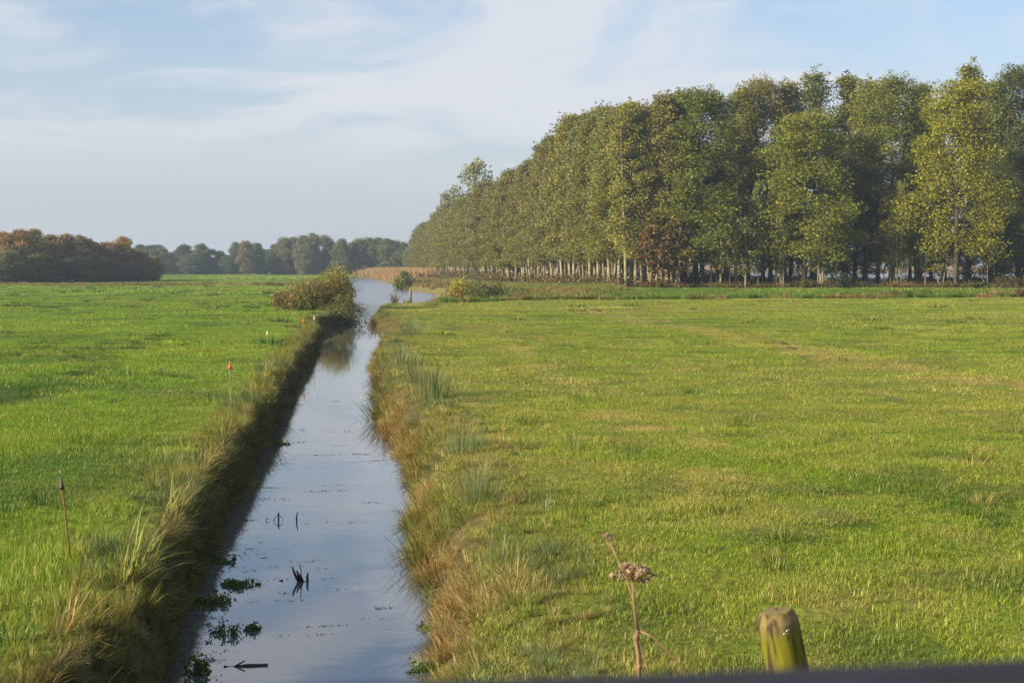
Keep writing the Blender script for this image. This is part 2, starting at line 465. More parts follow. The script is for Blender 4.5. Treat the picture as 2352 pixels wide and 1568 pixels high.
nr, nc = GX.shape
ii = (np.arange(nr - 1)[:, None] * nc + np.arange(nc - 1)[None, :])
Q = np.stack([ii, ii + 1, ii + nc + 1, ii + nc], -1).reshape(-1, 4)
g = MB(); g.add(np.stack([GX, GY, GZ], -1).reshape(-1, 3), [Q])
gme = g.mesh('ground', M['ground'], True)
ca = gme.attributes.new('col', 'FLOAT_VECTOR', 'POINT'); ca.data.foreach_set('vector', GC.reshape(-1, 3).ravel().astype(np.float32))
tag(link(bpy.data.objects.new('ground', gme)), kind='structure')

# water: one level sheet, seen where the land dips below it
w = MB()
for y0, y1, x0, x1 in ((-28, 900, -200, 420),):
    w.add([(x0, y0, WATER), (x1, y0, WATER), (x1, y1, WATER), (x0, y1, WATER)], [[(0, 1, 2, 3)]])
tag(w.build('water', M['water']), kind='structure')


# ------------------------------------------------------------------ blades, tufts and how they are strewn
def blades(mb, rng, root, head, length, width, lean, droop, segs=2):
    """root (n,3); each blade leans along its heading and droops towards the tip"""
    n = len(root)
    dx = np.cos(head); dy = np.sin(head)
    px = -np.sin(head + rng.uniform(-.8, .8, n)); py = np.cos(head + rng.uniform(-.8, .8, n))
    P = [root]; ang = lean.copy(); cur = root.copy()
    for s in range(segs):
        st = length / segs
        cur = cur + np.stack([dx * np.sin(ang) * st, dy * np.sin(ang) * st, np.cos(ang) * st], -1)
        P.append(cur.copy()); ang = ang + droop / segs
    V = []
    for s in range(segs):
        wv = width * (1 - 0.55 * s / segs) * 0.5
        off = np.stack([px * wv, py * wv, np.zeros(n)], -1)
        V += [P[s] - off, P[s] + off]
    V.append(P[segs])
    k = 2 * segs + 1
    V = np.stack(V, 1).reshape(-1, 3)
    b = np.arange(n)[:, None] * k
    r = rng.random(n)
    quads = []
    for s in range(segs - 1):
        quads.append(b + np.array([[2 * s, 2 * s + 1, 2 * s + 3, 2 * s + 2]]))
    tri = b + np.array([[2 * segs - 2, 2 * segs - 1, 2 * segs]])
    m0 = mb.n
    mb.v.append(V)
    for q in quads: mb.f.append(q + m0); mb.r.append(r)
    mb.f.append(tri + m0); mb.r.append(r); mb.n += len(V)


def patch(seed, size, n, h, wd, lean=1.05, mat='grass'):
    rng = np.random.default_rng(seed); mb = MB()
    root = np.stack([rng.uniform(-size / 2, size / 2, n), rng.uniform(-size / 2, size / 2, n), np.full(n, -0.01)], -1)
    cl = vnoise((root[:, 0] + 50 * seed) / (size / 5), root[:, 1] / (size / 5), seed)
    ln = h * rng.uniform(0.5, 1.3, n) * (0.55 + 0.9 * cl)
    blades(mb, rng, root, rng.uniform(0, 2 * pi, n), ln, wd * rng.uniform(.6, 1.3, n), rng.uniform(0, lean, n), rng.uniform(0.1, 1.0, n))
    return bpy.data.objects.new('grass_patch', mb.mesh('grass_patch', M[mat]))


def tuft(seed, n, length, wd, spread=0.12, lean=0.5, droop=1.0, segs=3, mat='bank'):
    rng = np.random.default_rng(seed); mb = MB()
    hd = rng.uniform(0, 2 * pi, n); rad = spread * np.sqrt(rng.random(n))
    root = np.stack([np.cos(hd) * rad, np.sin(hd) * rad, np.full(n, -0.02)], -1)
    blades(mb, rng, root, hd + rng.uniform(-.6, .6, n), length * rng.uniform(.45, 1.2, n), wd * rng.uniform(.6, 1.3, n),
           lean * rng.random(n), droop * rng.uniform(.2, 1.2, n), segs)
    return bpy.data.objects.new('grass_tuft', mb.mesh('grass_tuft', M[mat]))


def scatter(name, pts, rot, scl, colr, idx, sources, kind='stuff'):
    n = len(pts)
    me = bpy.data.meshes.new(name)
    me.vertices.add(n); me.vertices.foreach_set('co', np.asarray(pts, np.float32).ravel())
    for nm, ty, fld, dat in (('rot', 'FLOAT_VECTOR', 'vector', rot), ('scl', 'FLOAT_VECTOR', 'vector', scl),
                             ('col', 'FLOAT_VECTOR', 'vector', colr)):
        a = me.attributes.new(nm, ty, 'POINT'); a.data.foreach_set(fld, np.asarray(dat, np.float32).ravel())
    a = me.attributes.new('idx', 'INT', 'POINT'); a.data.foreach_set('value', np.asarray(idx, np.int32))
    o = link(bpy.data.objects.new(name, me))
    ng = bpy.data.node_groups.new(name + '_strewn', 'GeometryNodeTree')
    ng.interface.new_socket('Geometry', in_out='INPUT', socket_type='NodeSocketGeometry')
    ng.interface.new_socket('Geometry', in_out='OUTPUT', socket_type='NodeSocketGeometry')
    gi = ng.nodes.new('NodeGroupInput'); go = ng.nodes.new('NodeGroupOutput')
    m2p = ng.nodes.new('GeometryNodeMeshToPoints')
    iop = ng.nodes.new('GeometryNodeInstanceOnPoints')
    join = None; last = None
    for s in sources:                                   # chained joins keep the order of the sources
        oi = ng.nodes.new('GeometryNodeObjectInfo'); oi.inputs['Object'].default_value = s; oi.inputs['As Instance'].default_value = True
        g2 = ng.nodes.new('GeometryNodeGeometryToInstance'); ng.links.new(oi.outputs['Geometry'], g2.inputs[0])
        if last is None: last = g2.outputs[0]
        else:
            j = ng.nodes.new('GeometryNodeJoinGeometry')
            ng.links.new(g2.outputs[0], j.inputs[0]); ng.links.new(last, j.inputs[0]); last = j.outputs[0]
    def attr(nm, ty):
        a = ng.nodes.new('GeometryNodeInputNamedAttribute'); a.data_type = ty; a.inputs['Name'].default_value = nm
        return [x for x in a.outputs if x.enabled and x.name == 'Attribute'][0]
    ng.links.new(gi.outputs[0], m2p.inputs[0]); ng.links.new(m2p.outputs[0], iop.inputs['Points'])
    ng.links.new(last, iop.inputs['Instance']); iop.inputs['Pick Instance'].default_value = True
    ng.links.new(attr('idx', 'INT'), iop.inputs['Instance Index'])
    ng.links.new(attr('rot', 'FLOAT_VECTOR'), iop.inputs['Rotation'])
    ng.links.new(attr('scl', 'FLOAT_VECTOR'), iop.inputs['Scale'])
    ng.links.new(iop.outputs[0], go.inputs[0])
    md = o.modifiers.new('strewn', 'NODES'); md.node_group = ng
    return tag(o, kind=kind)


RNG = np.random.default_rng(2024)


def jitter(y0, y1, step, xmin=None, xmax=None, k=0.41, margin=4):
    Y = np.arange(y0, y1, step); out = []
    for y in Y:
        lim = k * y + margin
        a = -lim if xmin is None else max(-lim, xmin); b = lim if xmax is None else min(lim, xmax)
        if b <= a: continue
        x = np.arange(a, b, step); out.append(np.stack([x, np.full(len(x), y)], -1))
    P = np.vstack(out); return P + RNG.uniform(-.5, .5, P.shape) * step


# ------------------------------------------------------------------ the two pastures
LOD = [(7.0, 30, 0.36, 0.62, 620, 0.058, 0.005), (26, 66, 0.8, 1.25, 520, 0.06, 0.010),
       (58, 135, 1.6, 2.5, 480, 0.065, 0.024), (120, 300, 3.6, 5.2, 460, 0.10, 0.075), (280, 480, 7, 10, 420, 0.16, 0.2)]
srcs = []; P_ = []; I_ = []
for li, (y0, y1, step, size, nb, h, wd) in enumerate(LOD):
    for v in range(3): srcs.append(patch(100 + li * 10 + v, size, nb, h, wd))
    p = jitter(y0, y1, step)
    fade = np.minimum(1, np.minimum((p[:, 1] - y0) / (0.12 * y1) + (0.0 if li else 1), (y1 - p[:, 1]) / (0.12 * y1)))
    p = p[RNG.random(len(p)) < fade]
    P_.append(p); I_.append(RNG.integers(0, 3, len(p)) + 3 * li)
P_ = np.vstack(P_); I_ = np.concatenate(I_)
dl = xl(P_[:, 1]) - P_[:, 0]; dr = P_[:, 0] - xr(P_[:, 1]); s_ = sdyke(P_[:, 0], P_[:, 1])
lodsz = np.array([l[3] for l in LOD])[I_ // 3]


def place_grass(name, mask, hscale, bright=1.0):
    p = P_[mask]; n = len(p)
    X, Y = p[:, 0], p[:, 1]
    z = ground_z(X, Y)
    c = turf_colour(X, Y) * RNG.uniform(.85, 1.15, n)[:, None] * bright
    hn = hscale(X, Y) * RNG.uniform(.8, 1.25, n)
    sc = RNG.uniform(.85, 1.15, n)
    rot = np.stack([np.zeros(n), np.zeros(n), RNG.uniform(0, 2 * pi, n)], -1)
    return scatter(name, np.stack([X, Y, z], -1), rot, np.stack([sc, sc, sc * hn], -1), c, I_[mask], srcs)


keepL = (dl > 0.28 + lodsz * 0.48) & (P_[:, 1] < 478)
keepR = (dr > 0.3 + lodsz * 0.45) & (((P_[:, 1] < 113) | (s_ < 30)) & (s_ < 60) & (P_[:, 1] < 165))
keepR &= ~((s_ > 1) & (s_ < 7)) & ~((P_[:, 1] > 128) & (P_[:, 0] < 6))
gl = place_grass('grass', keepL, lambda X, Y: 0.75 + 0.8 * smooth((fbm(X / 2.2, Y / 3.0, 41, 3) - 0.42) / 0.3))
gr = place_grass('grass', keepR, lambda X, Y: 0.65 + 0.6 * smooth((fbm(X / 0.8, Y / 0.9, 48, 3) - 0.45) / 0.3))
tag(gl, 'lush bright green meadow grass covering the field beside the steep ditch bank', 'grass')
tag(gr, 'short olive and straw coloured pasture grass between the ditch and the wood', 'grass')

# tussocks in the fields
tsrc = [tuft(300 + i, 90, 0.20, 0.006, 0.16, 0.9, 0.9, 3, 'grass') for i in range(3)] + [tuft(310 + i, 120, 0.32, 0.03, 0.5, 0.9, 0.9, 3, 'grass') for i in range(2)]
p = jitter(7.5, 60, 0.55); q = jitter(50, 200, 2.4); p = np.vstack([p, q])
ti = np.concatenate([RNG.integers(0, 3, len(p) - len(q)), RNG.integers(3, 5, len(q))])
dl = xl(p[:, 1]) - p[:, 0]; dr = p[:, 0] - xr(p[:, 1])
nz = fbm(p[:, 0] / 1.9, p[:, 1] / 2.6, 61, 2)
k = ((dl > 0.5) | ((dr > 1.2) & (sdyke(p[:, 0], p[:, 1]) < -1))) & (nz > 0.57) & (RNG.random(len(p)) < np.where(dl > 0, .55, 0.22))
p = p[k]; ti = ti[k]; n = len(p); isl = (xl(p[:, 1]) > p[:, 0])
c = np.where(isl[:, None], np.array([0.035, 0.10, 0.018]), lerp(C_PAST2 * 0.85, C_STRAW * .8, RNG.random(n) ** 3)) * RNG.uniform(.7, 1.3, n)[:, None]
sc = RNG.uniform(.6, 1.2, n)
tag(scatter('grass_tussocks', np.stack([p[:, 0], p[:, 1], ground_z(p[:, 0], p[:, 1])], -1),
    np.stack([np.zeros(n), np.zeros(n), RNG.uniform(0, 6.28, n)], -1), np.stack([sc, sc, sc * .9], -1), c, ti, tsrc),
    'darker tussocks of longer grass dotted over both fields', 'grass')

# ------------------------------------------------------------------ bank vegetation
bsrc = [tuft(400 + i, 60, 0.42, 0.009, 0.10, 0.55, 0.9) for i in range(3)] + \
       [tuft(410 + i, 70, 0.38, 0.008, 0.12, 1.1, 1.6, 4) for i in range(3)]


def along(y0, y1, per_m_near, ref=16.0):
    """positions along the bank: dense near the bridge, thinner (and larger) with distance"""
    Y = []; y = y0
    while y < y1:
        y += max(1.0, y / ref) / per_m_near * RNG.exponential(1.0) ; Y.append(y)
    return np.array(Y)


Y = along(7, 113, 50); n = len(Y)
d = 0.15 + .62 * RNG.random(n) ** 1.2
X = xl(Y) - d
fars = np.clip((Y / 16) ** 0.5, 1, 1.9)
sc = RNG.uniform(.35, 1.0, n) ** 1.3 * np.interp(d, [0, .5, .9], [.52, .52, .32]) * np.minimum(fars, 1.35)
clm = vnoise(Y / .55, Y * 0 + 2.2, 74); sc = sc * (.45 + 1.0 * clm)
c1 = lerp(np.array([0.13, 0.17, 0.025]), np.array([0.24, 0.22, 0.05]), RNG.random(n) ** 1.4)
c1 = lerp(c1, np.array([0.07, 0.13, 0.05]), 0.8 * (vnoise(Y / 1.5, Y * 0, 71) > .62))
top = (np.stack([X, Y, ground_z(X, Y)], -1), np.stack([RNG.uniform(-.3, .3, n), RNG.uniform(-.15, .35, n), RNG.uniform(-.6, .6, n)], -1),
       np.stack([sc * fars ** .5, sc * fars ** .5, sc], -1), c1, RNG.integers(0, 6, n))
Y = along(7, 113, 95); n = len(Y)
d = RNG.uniform(0.04, .3, n); X = xl(Y) - d
fars = np.clip((Y / 16) ** 0.5, 1, 1.9); sc = RNG.uniform(.16, .5, n) * (.55 + .8 * vnoise(Y / .6, Y * 0, 75))
c2 = lerp(np.array([0.035, 0.06, 0.012]), np.array([0.22, 0.17, 0.07]), RNG.random(n) ** 2.2)  # tufts on the bank face coloured mostly darker, deepening its shade
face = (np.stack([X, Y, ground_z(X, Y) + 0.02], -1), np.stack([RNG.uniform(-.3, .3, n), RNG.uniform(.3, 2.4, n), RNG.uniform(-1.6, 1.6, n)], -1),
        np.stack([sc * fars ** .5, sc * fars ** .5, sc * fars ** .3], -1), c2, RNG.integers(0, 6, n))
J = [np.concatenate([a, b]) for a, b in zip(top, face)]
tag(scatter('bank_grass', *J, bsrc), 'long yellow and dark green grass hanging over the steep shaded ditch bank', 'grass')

Y = along(6, 113, 105); n = len(Y)
d = np.abs(RNG.normal(0.25, .7, n)) - 0.03; X = xr(Y) + d
fars = np.clip((Y / 16) ** 0.5, 1, 1.9)
edge = np.exp(-(d / .3) ** 2)
sc = RNG.uniform(.3, .8, n) * np.interp(d, [0, .6, 1.8], [.9, .65, .3]) * (.5 + vnoise(X / .4, Y / .6, 78))
cm = fbm(X / .5, Y / .9, 73, 2)
c = lerp(np.array([0.13, 0.19, 0.025]), np.array([0.30, 0.235, 0.09]), np.clip(RNG.random(n) * .6 + (cm - .45) * 1.8, 0, 1))
c = lerp(c, C_RUSSET * .9, np.clip(edge * RNG.uniform(0, 1.1, n), 0, .6))
c = lerp(c, np.array([0.085, 0.14, 0.055]), 0.8 * (fbm(X / 1.2, Y / 1.8, 72, 2) > .57))
tag(scatter('bank_grass', np.stack([X, Y, ground_z(X, Y)], -1),
    np.stack([RNG.uniform(-.35, .35, n), -RNG.uniform(0.0, .35, n) - edge * RNG.uniform(0, 1.0, n), RNG.uniform(-.7, .7, n)], -1),
    np.stack([sc * fars ** .5, sc * fars ** .5, sc * .85], -1), c, RNG.integers(0, 6, n), bsrc),
    'straw coloured and russet grass sloping down to the sunlit edge of the ditch', 'grass')

# canal banks beyond the ditch mouth and the dyke's rough grass
rsrc = [tuft(500 + i, 110, 0.55, 0.03, 0.35, 0.6, 0.9, 3) for i in range(3)]
pts = []; cc = []
for side in (0, 1):
    Y = RNG.uniform(113, 470, 1500); d = RNG.uniform(0.1, 2.5, len(Y)) if side == 0 else RNG.uniform(0.1, 5, len(Y))
    X = xl(Y) - d - .5 if side == 0 else xr(Y) + d + .7
    pts.append(np.stack([X, Y], -1))
    cc.append(lerp(np.array([0.10, 0.14, 0.03]), np.array([0.30, 0.2, 0.10]), RNG.random(len(Y))))
X = RNG.uniform(-5, 70, 2600); s = RNG.uniform(-0.5, 9, len(X)); Y = 113 + .27 * (X + 7) + s
pts.append(np.stack([X, Y], -1)); cc.append(lerp(np.array([0.10, 0.21, 0.016]), np.array([0.24, 0.19, 0.06]), smooth((vnoise(X / 3, Y / 2, 77) - .55) / .3)))
X = RNG.uniform(-6, 10, 1500); Y = RNG.uniform(117, 160, len(X)); k_ = (X > xr(Y) + .6)
pts.append(np.stack([X, Y], -1)[k_]); cc.append(lerp(np.array([0.10, 0.17, 0.02]), np.array([0.26, 0.20, 0.07]), smooth((vnoise(X / 2, Y / 3, 79) - .4) / .3))[k_])
X = RNG.uniform(-90, -14, 420); Y = 205 + 0.5 * (X + 50) * 0.2 + RNG.normal(0, .8, len(X))       # rushy line of a cross ditch far out in the left field
pts.append(np.stack([X, Y], -1)); cc.append(lerp(np.array([0.14, 0.15, 0.04]), np.array([0.30, 0.22, 0.10]), RNG.random(len(X))))
pts = np.vstack(pts); cc = np.vstack(cc); n = len(pts)
k = lake_mask(pts[:, 0], pts[:, 1]) < .1
pts = pts[k]; cc = cc[k]; n = len(pts)
sc = RNG.uniform(.5, 1.1, n)
tag(scatter('rough_grass', np.stack([pts[:, 0], pts[:, 1], ground_z(pts[:, 0], pts[:, 1])], -1),
    np.stack([np.zeros(n), np.zeros(n), RNG.uniform(0, 6, n)], -1), np.stack([sc, sc, sc], -1), cc * 0.85, RNG.integers(0, 3, n), rsrc),
    'rough grass along the canal banks and the far dyke', 'grass')

ksrc = [tuft(520 + i, 120, 1.7, 0.05, 0.6, 0.22, 0.5, 3, 'reed') for i in range(3)]
Y = RNG.uniform(262, 470, 1100); d = RNG.uniform(.8, 7.5, len(Y)); X = xr(Y) + d
X2 = RNG.uniform(20, 330, 900); Y2 = RNG.uniform(742, 760, 900)
X3 = RNG.uniform(12, 62, 420); Y3 = RNG.uniform(203, 211, 420)
p = np.vstack([np.stack([X, Y], -1), np.stack([X2, Y2], -1), np.stack([X3, Y3], -1)]); n = len(p)
c = lerp(np.array([0.36, 0.22, 0.13]), np.array([0.24, 0.20, 0.09]), RNG.random(n))
c[-420:] *= 0.55
sc = RNG.uniform(.7, 1.15, n); sc[len(Y):len(Y) + 900] *= 1.8; sc[-420:] *= .5
tag(scatter('reed_bed', np.stack([p[:, 0], p[:, 1], np.maximum(ground_z(p[:, 0], p[:, 1]), -.7)], -1), np.stack([np.zeros(n), np.zeros(n), RNG.uniform(0, 6, n)], -1),
    np.stack([sc, sc, sc], -1), c, RNG.integers(0, 3, n), ksrc), 'pinkish tan reed bed lining the canal and the lake shore', 'reeds')


# ------------------------------------------------------------------ trees
def leaf_quads(mb, rng, C, size, flat=0.0):
    n = len(C)
    a = rng.normal(size=(n, 3)); a /= np.linalg.norm(a, axis=1)[:, None]
    b = rng.normal(size=(n, 3)); b -= (a * b).sum(1)[:, None] * a; b /= np.linalg.norm(b, axis=1)[:, None]
    s = size * rng.uniform(.55, 1.35, n)[:, None]
    V = np.stack([C - a * s * .55, C - b * s * .36 + a * s * .05, C + a * s * .55, C + b * s * .36 + a * s * .05], 1).reshape(-1, 3)
    mb.add(V, [np.arange(n * 4).reshape(-1, 4)], rng.random(n))


def prof(kind, t):
    if kind == 'round': return np.sin(pi * np.clip(t * .92 + .06, 0, 1)) ** .6
    if kind == 'tall': return np.minimum(1, (t / .08 + .45)) * np.clip(1.03 - t, 0, 1) ** .62
    if kind == 'spire': return np.minimum(1, (t / .2 + .3)) * np.clip(1.02 - t, 0, 1) ** .8
    if kind == 'skirt': return np.minimum(1, (t / .3 + .55)) * np.clip(1.03 - t, 0, 1) ** .36
    return np.ones_like(t)


def tree_meshes(seed, H, base, R, kind, ncl, nl, leaf, stems=1, r0=0.2, mat='bark', crad=0.24, inner=0.25, limbs=26, leafmat='leaf', lean=0.05, shoots=6):
    rng = np.random.default_rng(seed)
    tr = MB(); tr.rng = np.random.default_rng(seed + 5); cr = MB()
    t = rng.random(ncl) ** .9; ang = rng.uniform(0, 2 * pi, ncl)
    # crown is deliberately lopsided: some sectors bulge, some are thin
    bul = 0.72 + 0.5 * vnoise(ang * 1.1 + 10 * seed, t * 4, seed)
    rad = R * prof(kind, t) * np.sqrt(rng.uniform(inner, 1, ncl)) * bul
    C = np.stack([np.cos(ang) * rad, np.sin(ang) * rad, base + (H - base) * t], -1)
    C[0] = (0, 0, H * .98); C[1] = (.15 * R, 0, H * .93)
    sh = []                                              # leading shoots that break up the top of the crown
    for q in range(shoots):
        a_ = rng.uniform(0, 6.28); r_ = R * rng.uniform(.05, .62); b0 = base + (H - base) * rng.uniform(.80, .92) * (1 - .12 * r_ / R)
        for w_ in range(4): sh.append((np.cos(a_) * r_ * (1 + .04 * w_), np.sin(a_) * r_ * (1 + .04 * w_), b0 + H * .045 * w_))
    if sh: C = np.vstack([C, np.array(sh)]); ncl = len(C)
    st = []
    for s in range(stems):
        a = 2 * pi * s / max(stems, 1) + rng.uniform(0, 1); sp = (0.0 if stems == 1 else R * .42)
        hh = H * rng.uniform(.8, .93)
        zz = np.linspace(0, 1, 9)
        wob = np.cumsum(rng.normal(0, lean * .35, (9, 2)), axis=0) * (1 if stems > 1 else .7)
        P = np.stack([np.cos(a) * (0.12 * (stems > 1) + sp * zz ** .8) + wob[:, 0], np.sin(a) * (0.12 * (stems > 1) + sp * zz ** .8) + wob[:, 1], zz * hh - 0.15], -1)
        rr = r0 * (1 - zz) ** .75 * (1.0 if s == 0 else rng.uniform(.6, .9)) + .015
        rr[0] *= 1.25
        tr.tube(P, rr, 7); st.append(P)
    order = rng.permutation(ncl)[:limbs]
    for i in order:
        P = st[rng.integers(0, stems)]
        z0 = np.clip(C[i, 2] - np.hypot(C[i, 0], C[i, 1]) * rng.uniform(.7, 1.3) - .3, base * .55, P[-1, 2] * .96)
        p0 = np.array([np.interp(z0, P[:, 2], P[:, 0]), np.interp(z0, P[:, 2], P[:, 1]), z0])
        u = np.linspace(0, 1, 5)[:, None]
        mid = (p0 + C[i]) / 2 + np.array([0, 0, .12 * np.linalg.norm(C[i] - p0)]) + rng.normal(0, .15, 3)
        B = (1 - u) ** 2 * p0 + 2 * u * (1 - u) * mid + u ** 2 * C[i]
        tr.tube(B, r0 * .32 * (1 - .85 * u[:, 0]) * rng.uniform(.6, 1.1) + .006, 4, cap=False)
    cs = R * crad * rng.uniform(.6, 1.4, ncl)
    if sh: cs[-len(sh):] *= np.tile([.6, .5, .42, .3], shoots)
    reps = np.maximum(4, (nl * (cs / np.median(cs)) ** 2)).astype(int)
    ci = np.repeat(np.arange(ncl), reps)
    g_ = rng.normal(size=(len(ci), 3)); g_ /= np.linalg.norm(g_, axis=1)[:, None]
    g_ *= (rng.random(len(ci)) ** .45)[:, None]
    Lp = C[ci] + g_ * cs[ci][:, None] * np.array([1.15, 1.15, .8])
    Lp[:, 2] = np.maximum(Lp[:, 2], .15)
    leaf_quads(cr, rng, Lp, leaf)
    return tr.mesh('trunk', M[mat], True), cr.mesh('crown', M[leafmat])


KIND = {}
def kind(name, *variants):
    KIND[name] = [(v['H'], v['R'], *tree_meshes(**v)) for v in variants]


kind('alder', *[dict(seed=20 + i, H=16, base=2.6, R=2.5, kind='tall', ncl=130, nl=130, leaf=.155, stems=(1, 2, 2, 3)[i], r0=.15, crad=.27, inner=.12) for i in range(4)])
kind('maple', *[dict(seed=40 + i, H=19, base=2.4, R=4.6, kind='skirt', ncl=190, nl=190, leaf=.165, stems=1, r0=.20, mat='darkbark', crad=.22, inner=.12) for i in range(3)])
kind('poplar', *[dict(seed=50 + i, H=21, base=3.5, R=2.4, kind='spire', ncl=110, nl=110, leaf=.17, stems=1, r0=.22, crad=.3, inner=.1) for i in range(2)])
kind('oak', *[dict(seed=60 + i, H=17, base=1.8, R=4.6, kind='skirt', ncl=170, nl=150, leaf=.16, stems=1, r0=.21, mat='darkbark', crad=.21, inner=.2) for i in range(2)])
kind('sapling', *[dict(seed=70 + i, H=7, base=1.6, R=1.5, kind='round', ncl=40, nl=30, leaf=.2, stems=1 + i, r0=.075, crad=.3, inner=.1, limbs=18) for i in range(2)])
kind('thin', *[dict(seed=75 + i, H=15, base=3.5, R=2.8, kind='tall', ncl=60, nl=46, leaf=.17, stems=1, r0=.16, crad=.3, inner=.1, limbs=45) for i in range(2)])
kind('far', *[dict(seed=80 + i, H=12, base=.4, R=4.0, kind=('round', 'skirt', 'round', 'skirt')[i], ncl=110, nl=150, leaf=.28, stems=1, r0=.26, mat='farbark', crad=.27, inner=.3, limbs=14) for i in range(4)])
kind('farsparse', *[dict(seed=86 + i, H=12, base=2.2, R=3.4, kind='round', ncl=50, nl=24, leaf=.4, stems=1, r0=.2, mat='farbark', crad=.3, inner=.2, limbs=30) for i in range(2)])
kind('leftwood', *[dict(seed=90 + i, H=8, base=.4, R=3.0, kind=('round', 'skirt', 'round')[i], ncl=100, nl=120, leaf=.22, stems=1, r0=.17, mat='farbark', crad=.27, inner=.3, limbs=16) for i in range(3)])
kind('airy', *[dict(seed=96, H=19, base=6, R=4.2, kind='round', ncl=60, nl=42, leaf=.36, stems=1, r0=.24, crad=.22, inner=.1, limbs=40)])


def tree(kindname, var, X, Y, H, R, colr, name, label, cat='tree', group=None, sink=0.0):
    h0, r0, tm_, cm_ = KIND[kindname][var % len(KIND[kindname])]
    z = float(ground_z(np.array([X]), np.array([Y]))[0])
    root = thing(name, label, cat, (X, Y, z - sink), RNG.uniform(0, 6.28), group)
    root.scale = (R / r0, R / r0, H / h0)
    t = link(bpy.data.objects.new('trunk', tm_), root)
    c = link(bpy.data.objects.new('crown', cm_), root); c.color = (*colr, 1)
    return root


G_OLIVE = (0.180, 0.180, 0.030); G_BROWN = (0.180, 0.158, 0.045); G_LIGHT = (0.24, 0.235, 0.045); G_GREY = (0.160, 0.18, 0.05)
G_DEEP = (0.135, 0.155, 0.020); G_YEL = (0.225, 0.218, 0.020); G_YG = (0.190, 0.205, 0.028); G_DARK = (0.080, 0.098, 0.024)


def zc(Y): return CAMZ - 0.38

# -- tall mixed trees at the right end of the wood: photo column, top row, distance, half width, kind, colour, label
BIG = [
 (1612, 197, 160, 92, 'maple', 0, G_DEEP, 'tall deep green maple where the alder row meets the big trees', 'maple_tree'),
 (1752, 176, 171, 72, 'oak', 0, G_BROWN, 'tall brownish olive tree with pale stem right of the deep green maple', 'broadleaf_tree'),
 (1846, 250, 158, 104, 'maple', 1, G_YG, 'broad pale yellow-green maple with lower rounded top standing left of the dark gap', 'maple_tree'),
 (1868, 152, 178, 58, 'poplar', 0, G_GREY, 'slender grey-green poplar whose spire rises behind the lower yellow-green maple', 'poplar_tree'),
 (1940, 163, 178, 56, 'poplar', 1, G_OLIVE, 'thin olive poplar spire just right of the grey-green spire', 'poplar_tree'),
 (2045, 162, 168, 84, 'maple', 2, (0.14, 0.155, 0.02), 'tall maple with golden green dome between the thin spires and the bright yellow maple', 'maple_tree'),
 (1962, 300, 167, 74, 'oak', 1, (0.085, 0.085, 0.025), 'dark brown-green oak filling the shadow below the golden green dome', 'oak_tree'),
 (2195, 174, 156, 112, 'maple', 1, G_YEL, 'brightest yellow-leaved maple with low hanging boughs', 'maple_tree'),
 (2222, 134, 176, 52, 'poplar', 0, G_OLIVE, 'highest slim dark poplar peeping over the bright yellow maple', 'poplar_tree'),
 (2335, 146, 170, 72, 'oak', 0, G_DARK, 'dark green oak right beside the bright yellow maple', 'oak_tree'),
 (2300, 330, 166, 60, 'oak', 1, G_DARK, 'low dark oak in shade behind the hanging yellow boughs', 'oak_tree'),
 (1690, 300, 160, 56, 'thin', 0, (0.15, 0.12, 0.05), 'half bare brown tree with pale stem before the brownish olive tree', 'bare_tree'),
 (1560, 200, 176, 34, 'poplar', 1, G_GREY, 'narrow grey poplar tip at the left shoulder of the deep green maple', 'poplar_tree'),
 (2440, 190, 164, 90, 'maple', 0, G_DEEP, 'green maple at the very right end of the wood', 'maple_tree'),
 (2560, 180, 168, 90, 'oak', 0, G_OLIVE, 'olive oak beyond the right end maple', 'oak_tree'),
 (1700, 190, 168, 46, 'alder', 1, G_OLIVE, 'feathery olive alder filling the skyline right of the deep green maple', 'alder_tree'),
 (1810, 178, 172, 50, 'alder', 2, G_BROWN, 'feathery brownish alder between the brown tree and the grey-green spire', 'alder_tree'),
 (1985, 178, 172, 52, 'alder', 0, G_OLIVE, 'feathery olive alder left of the golden green dome', 'alder_tree'),
 (2110, 182, 170, 50, 'alder', 3, G_BROWN, 'feathery brown alder between the golden dome and the bright yellow maple', 'alder_tree'),
 (2280, 172, 171, 50, 'alder', 1, G_GREY, 'feathery grey-green alder between the bright yellow maple and the dark green oak', 'alder_tree'),
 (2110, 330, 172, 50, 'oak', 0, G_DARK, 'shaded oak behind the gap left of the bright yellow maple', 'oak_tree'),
]
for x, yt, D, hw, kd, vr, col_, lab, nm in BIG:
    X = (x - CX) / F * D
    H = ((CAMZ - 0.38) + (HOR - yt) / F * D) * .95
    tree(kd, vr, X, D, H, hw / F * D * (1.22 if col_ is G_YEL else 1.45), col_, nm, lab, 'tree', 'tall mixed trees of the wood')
    RNG.random()

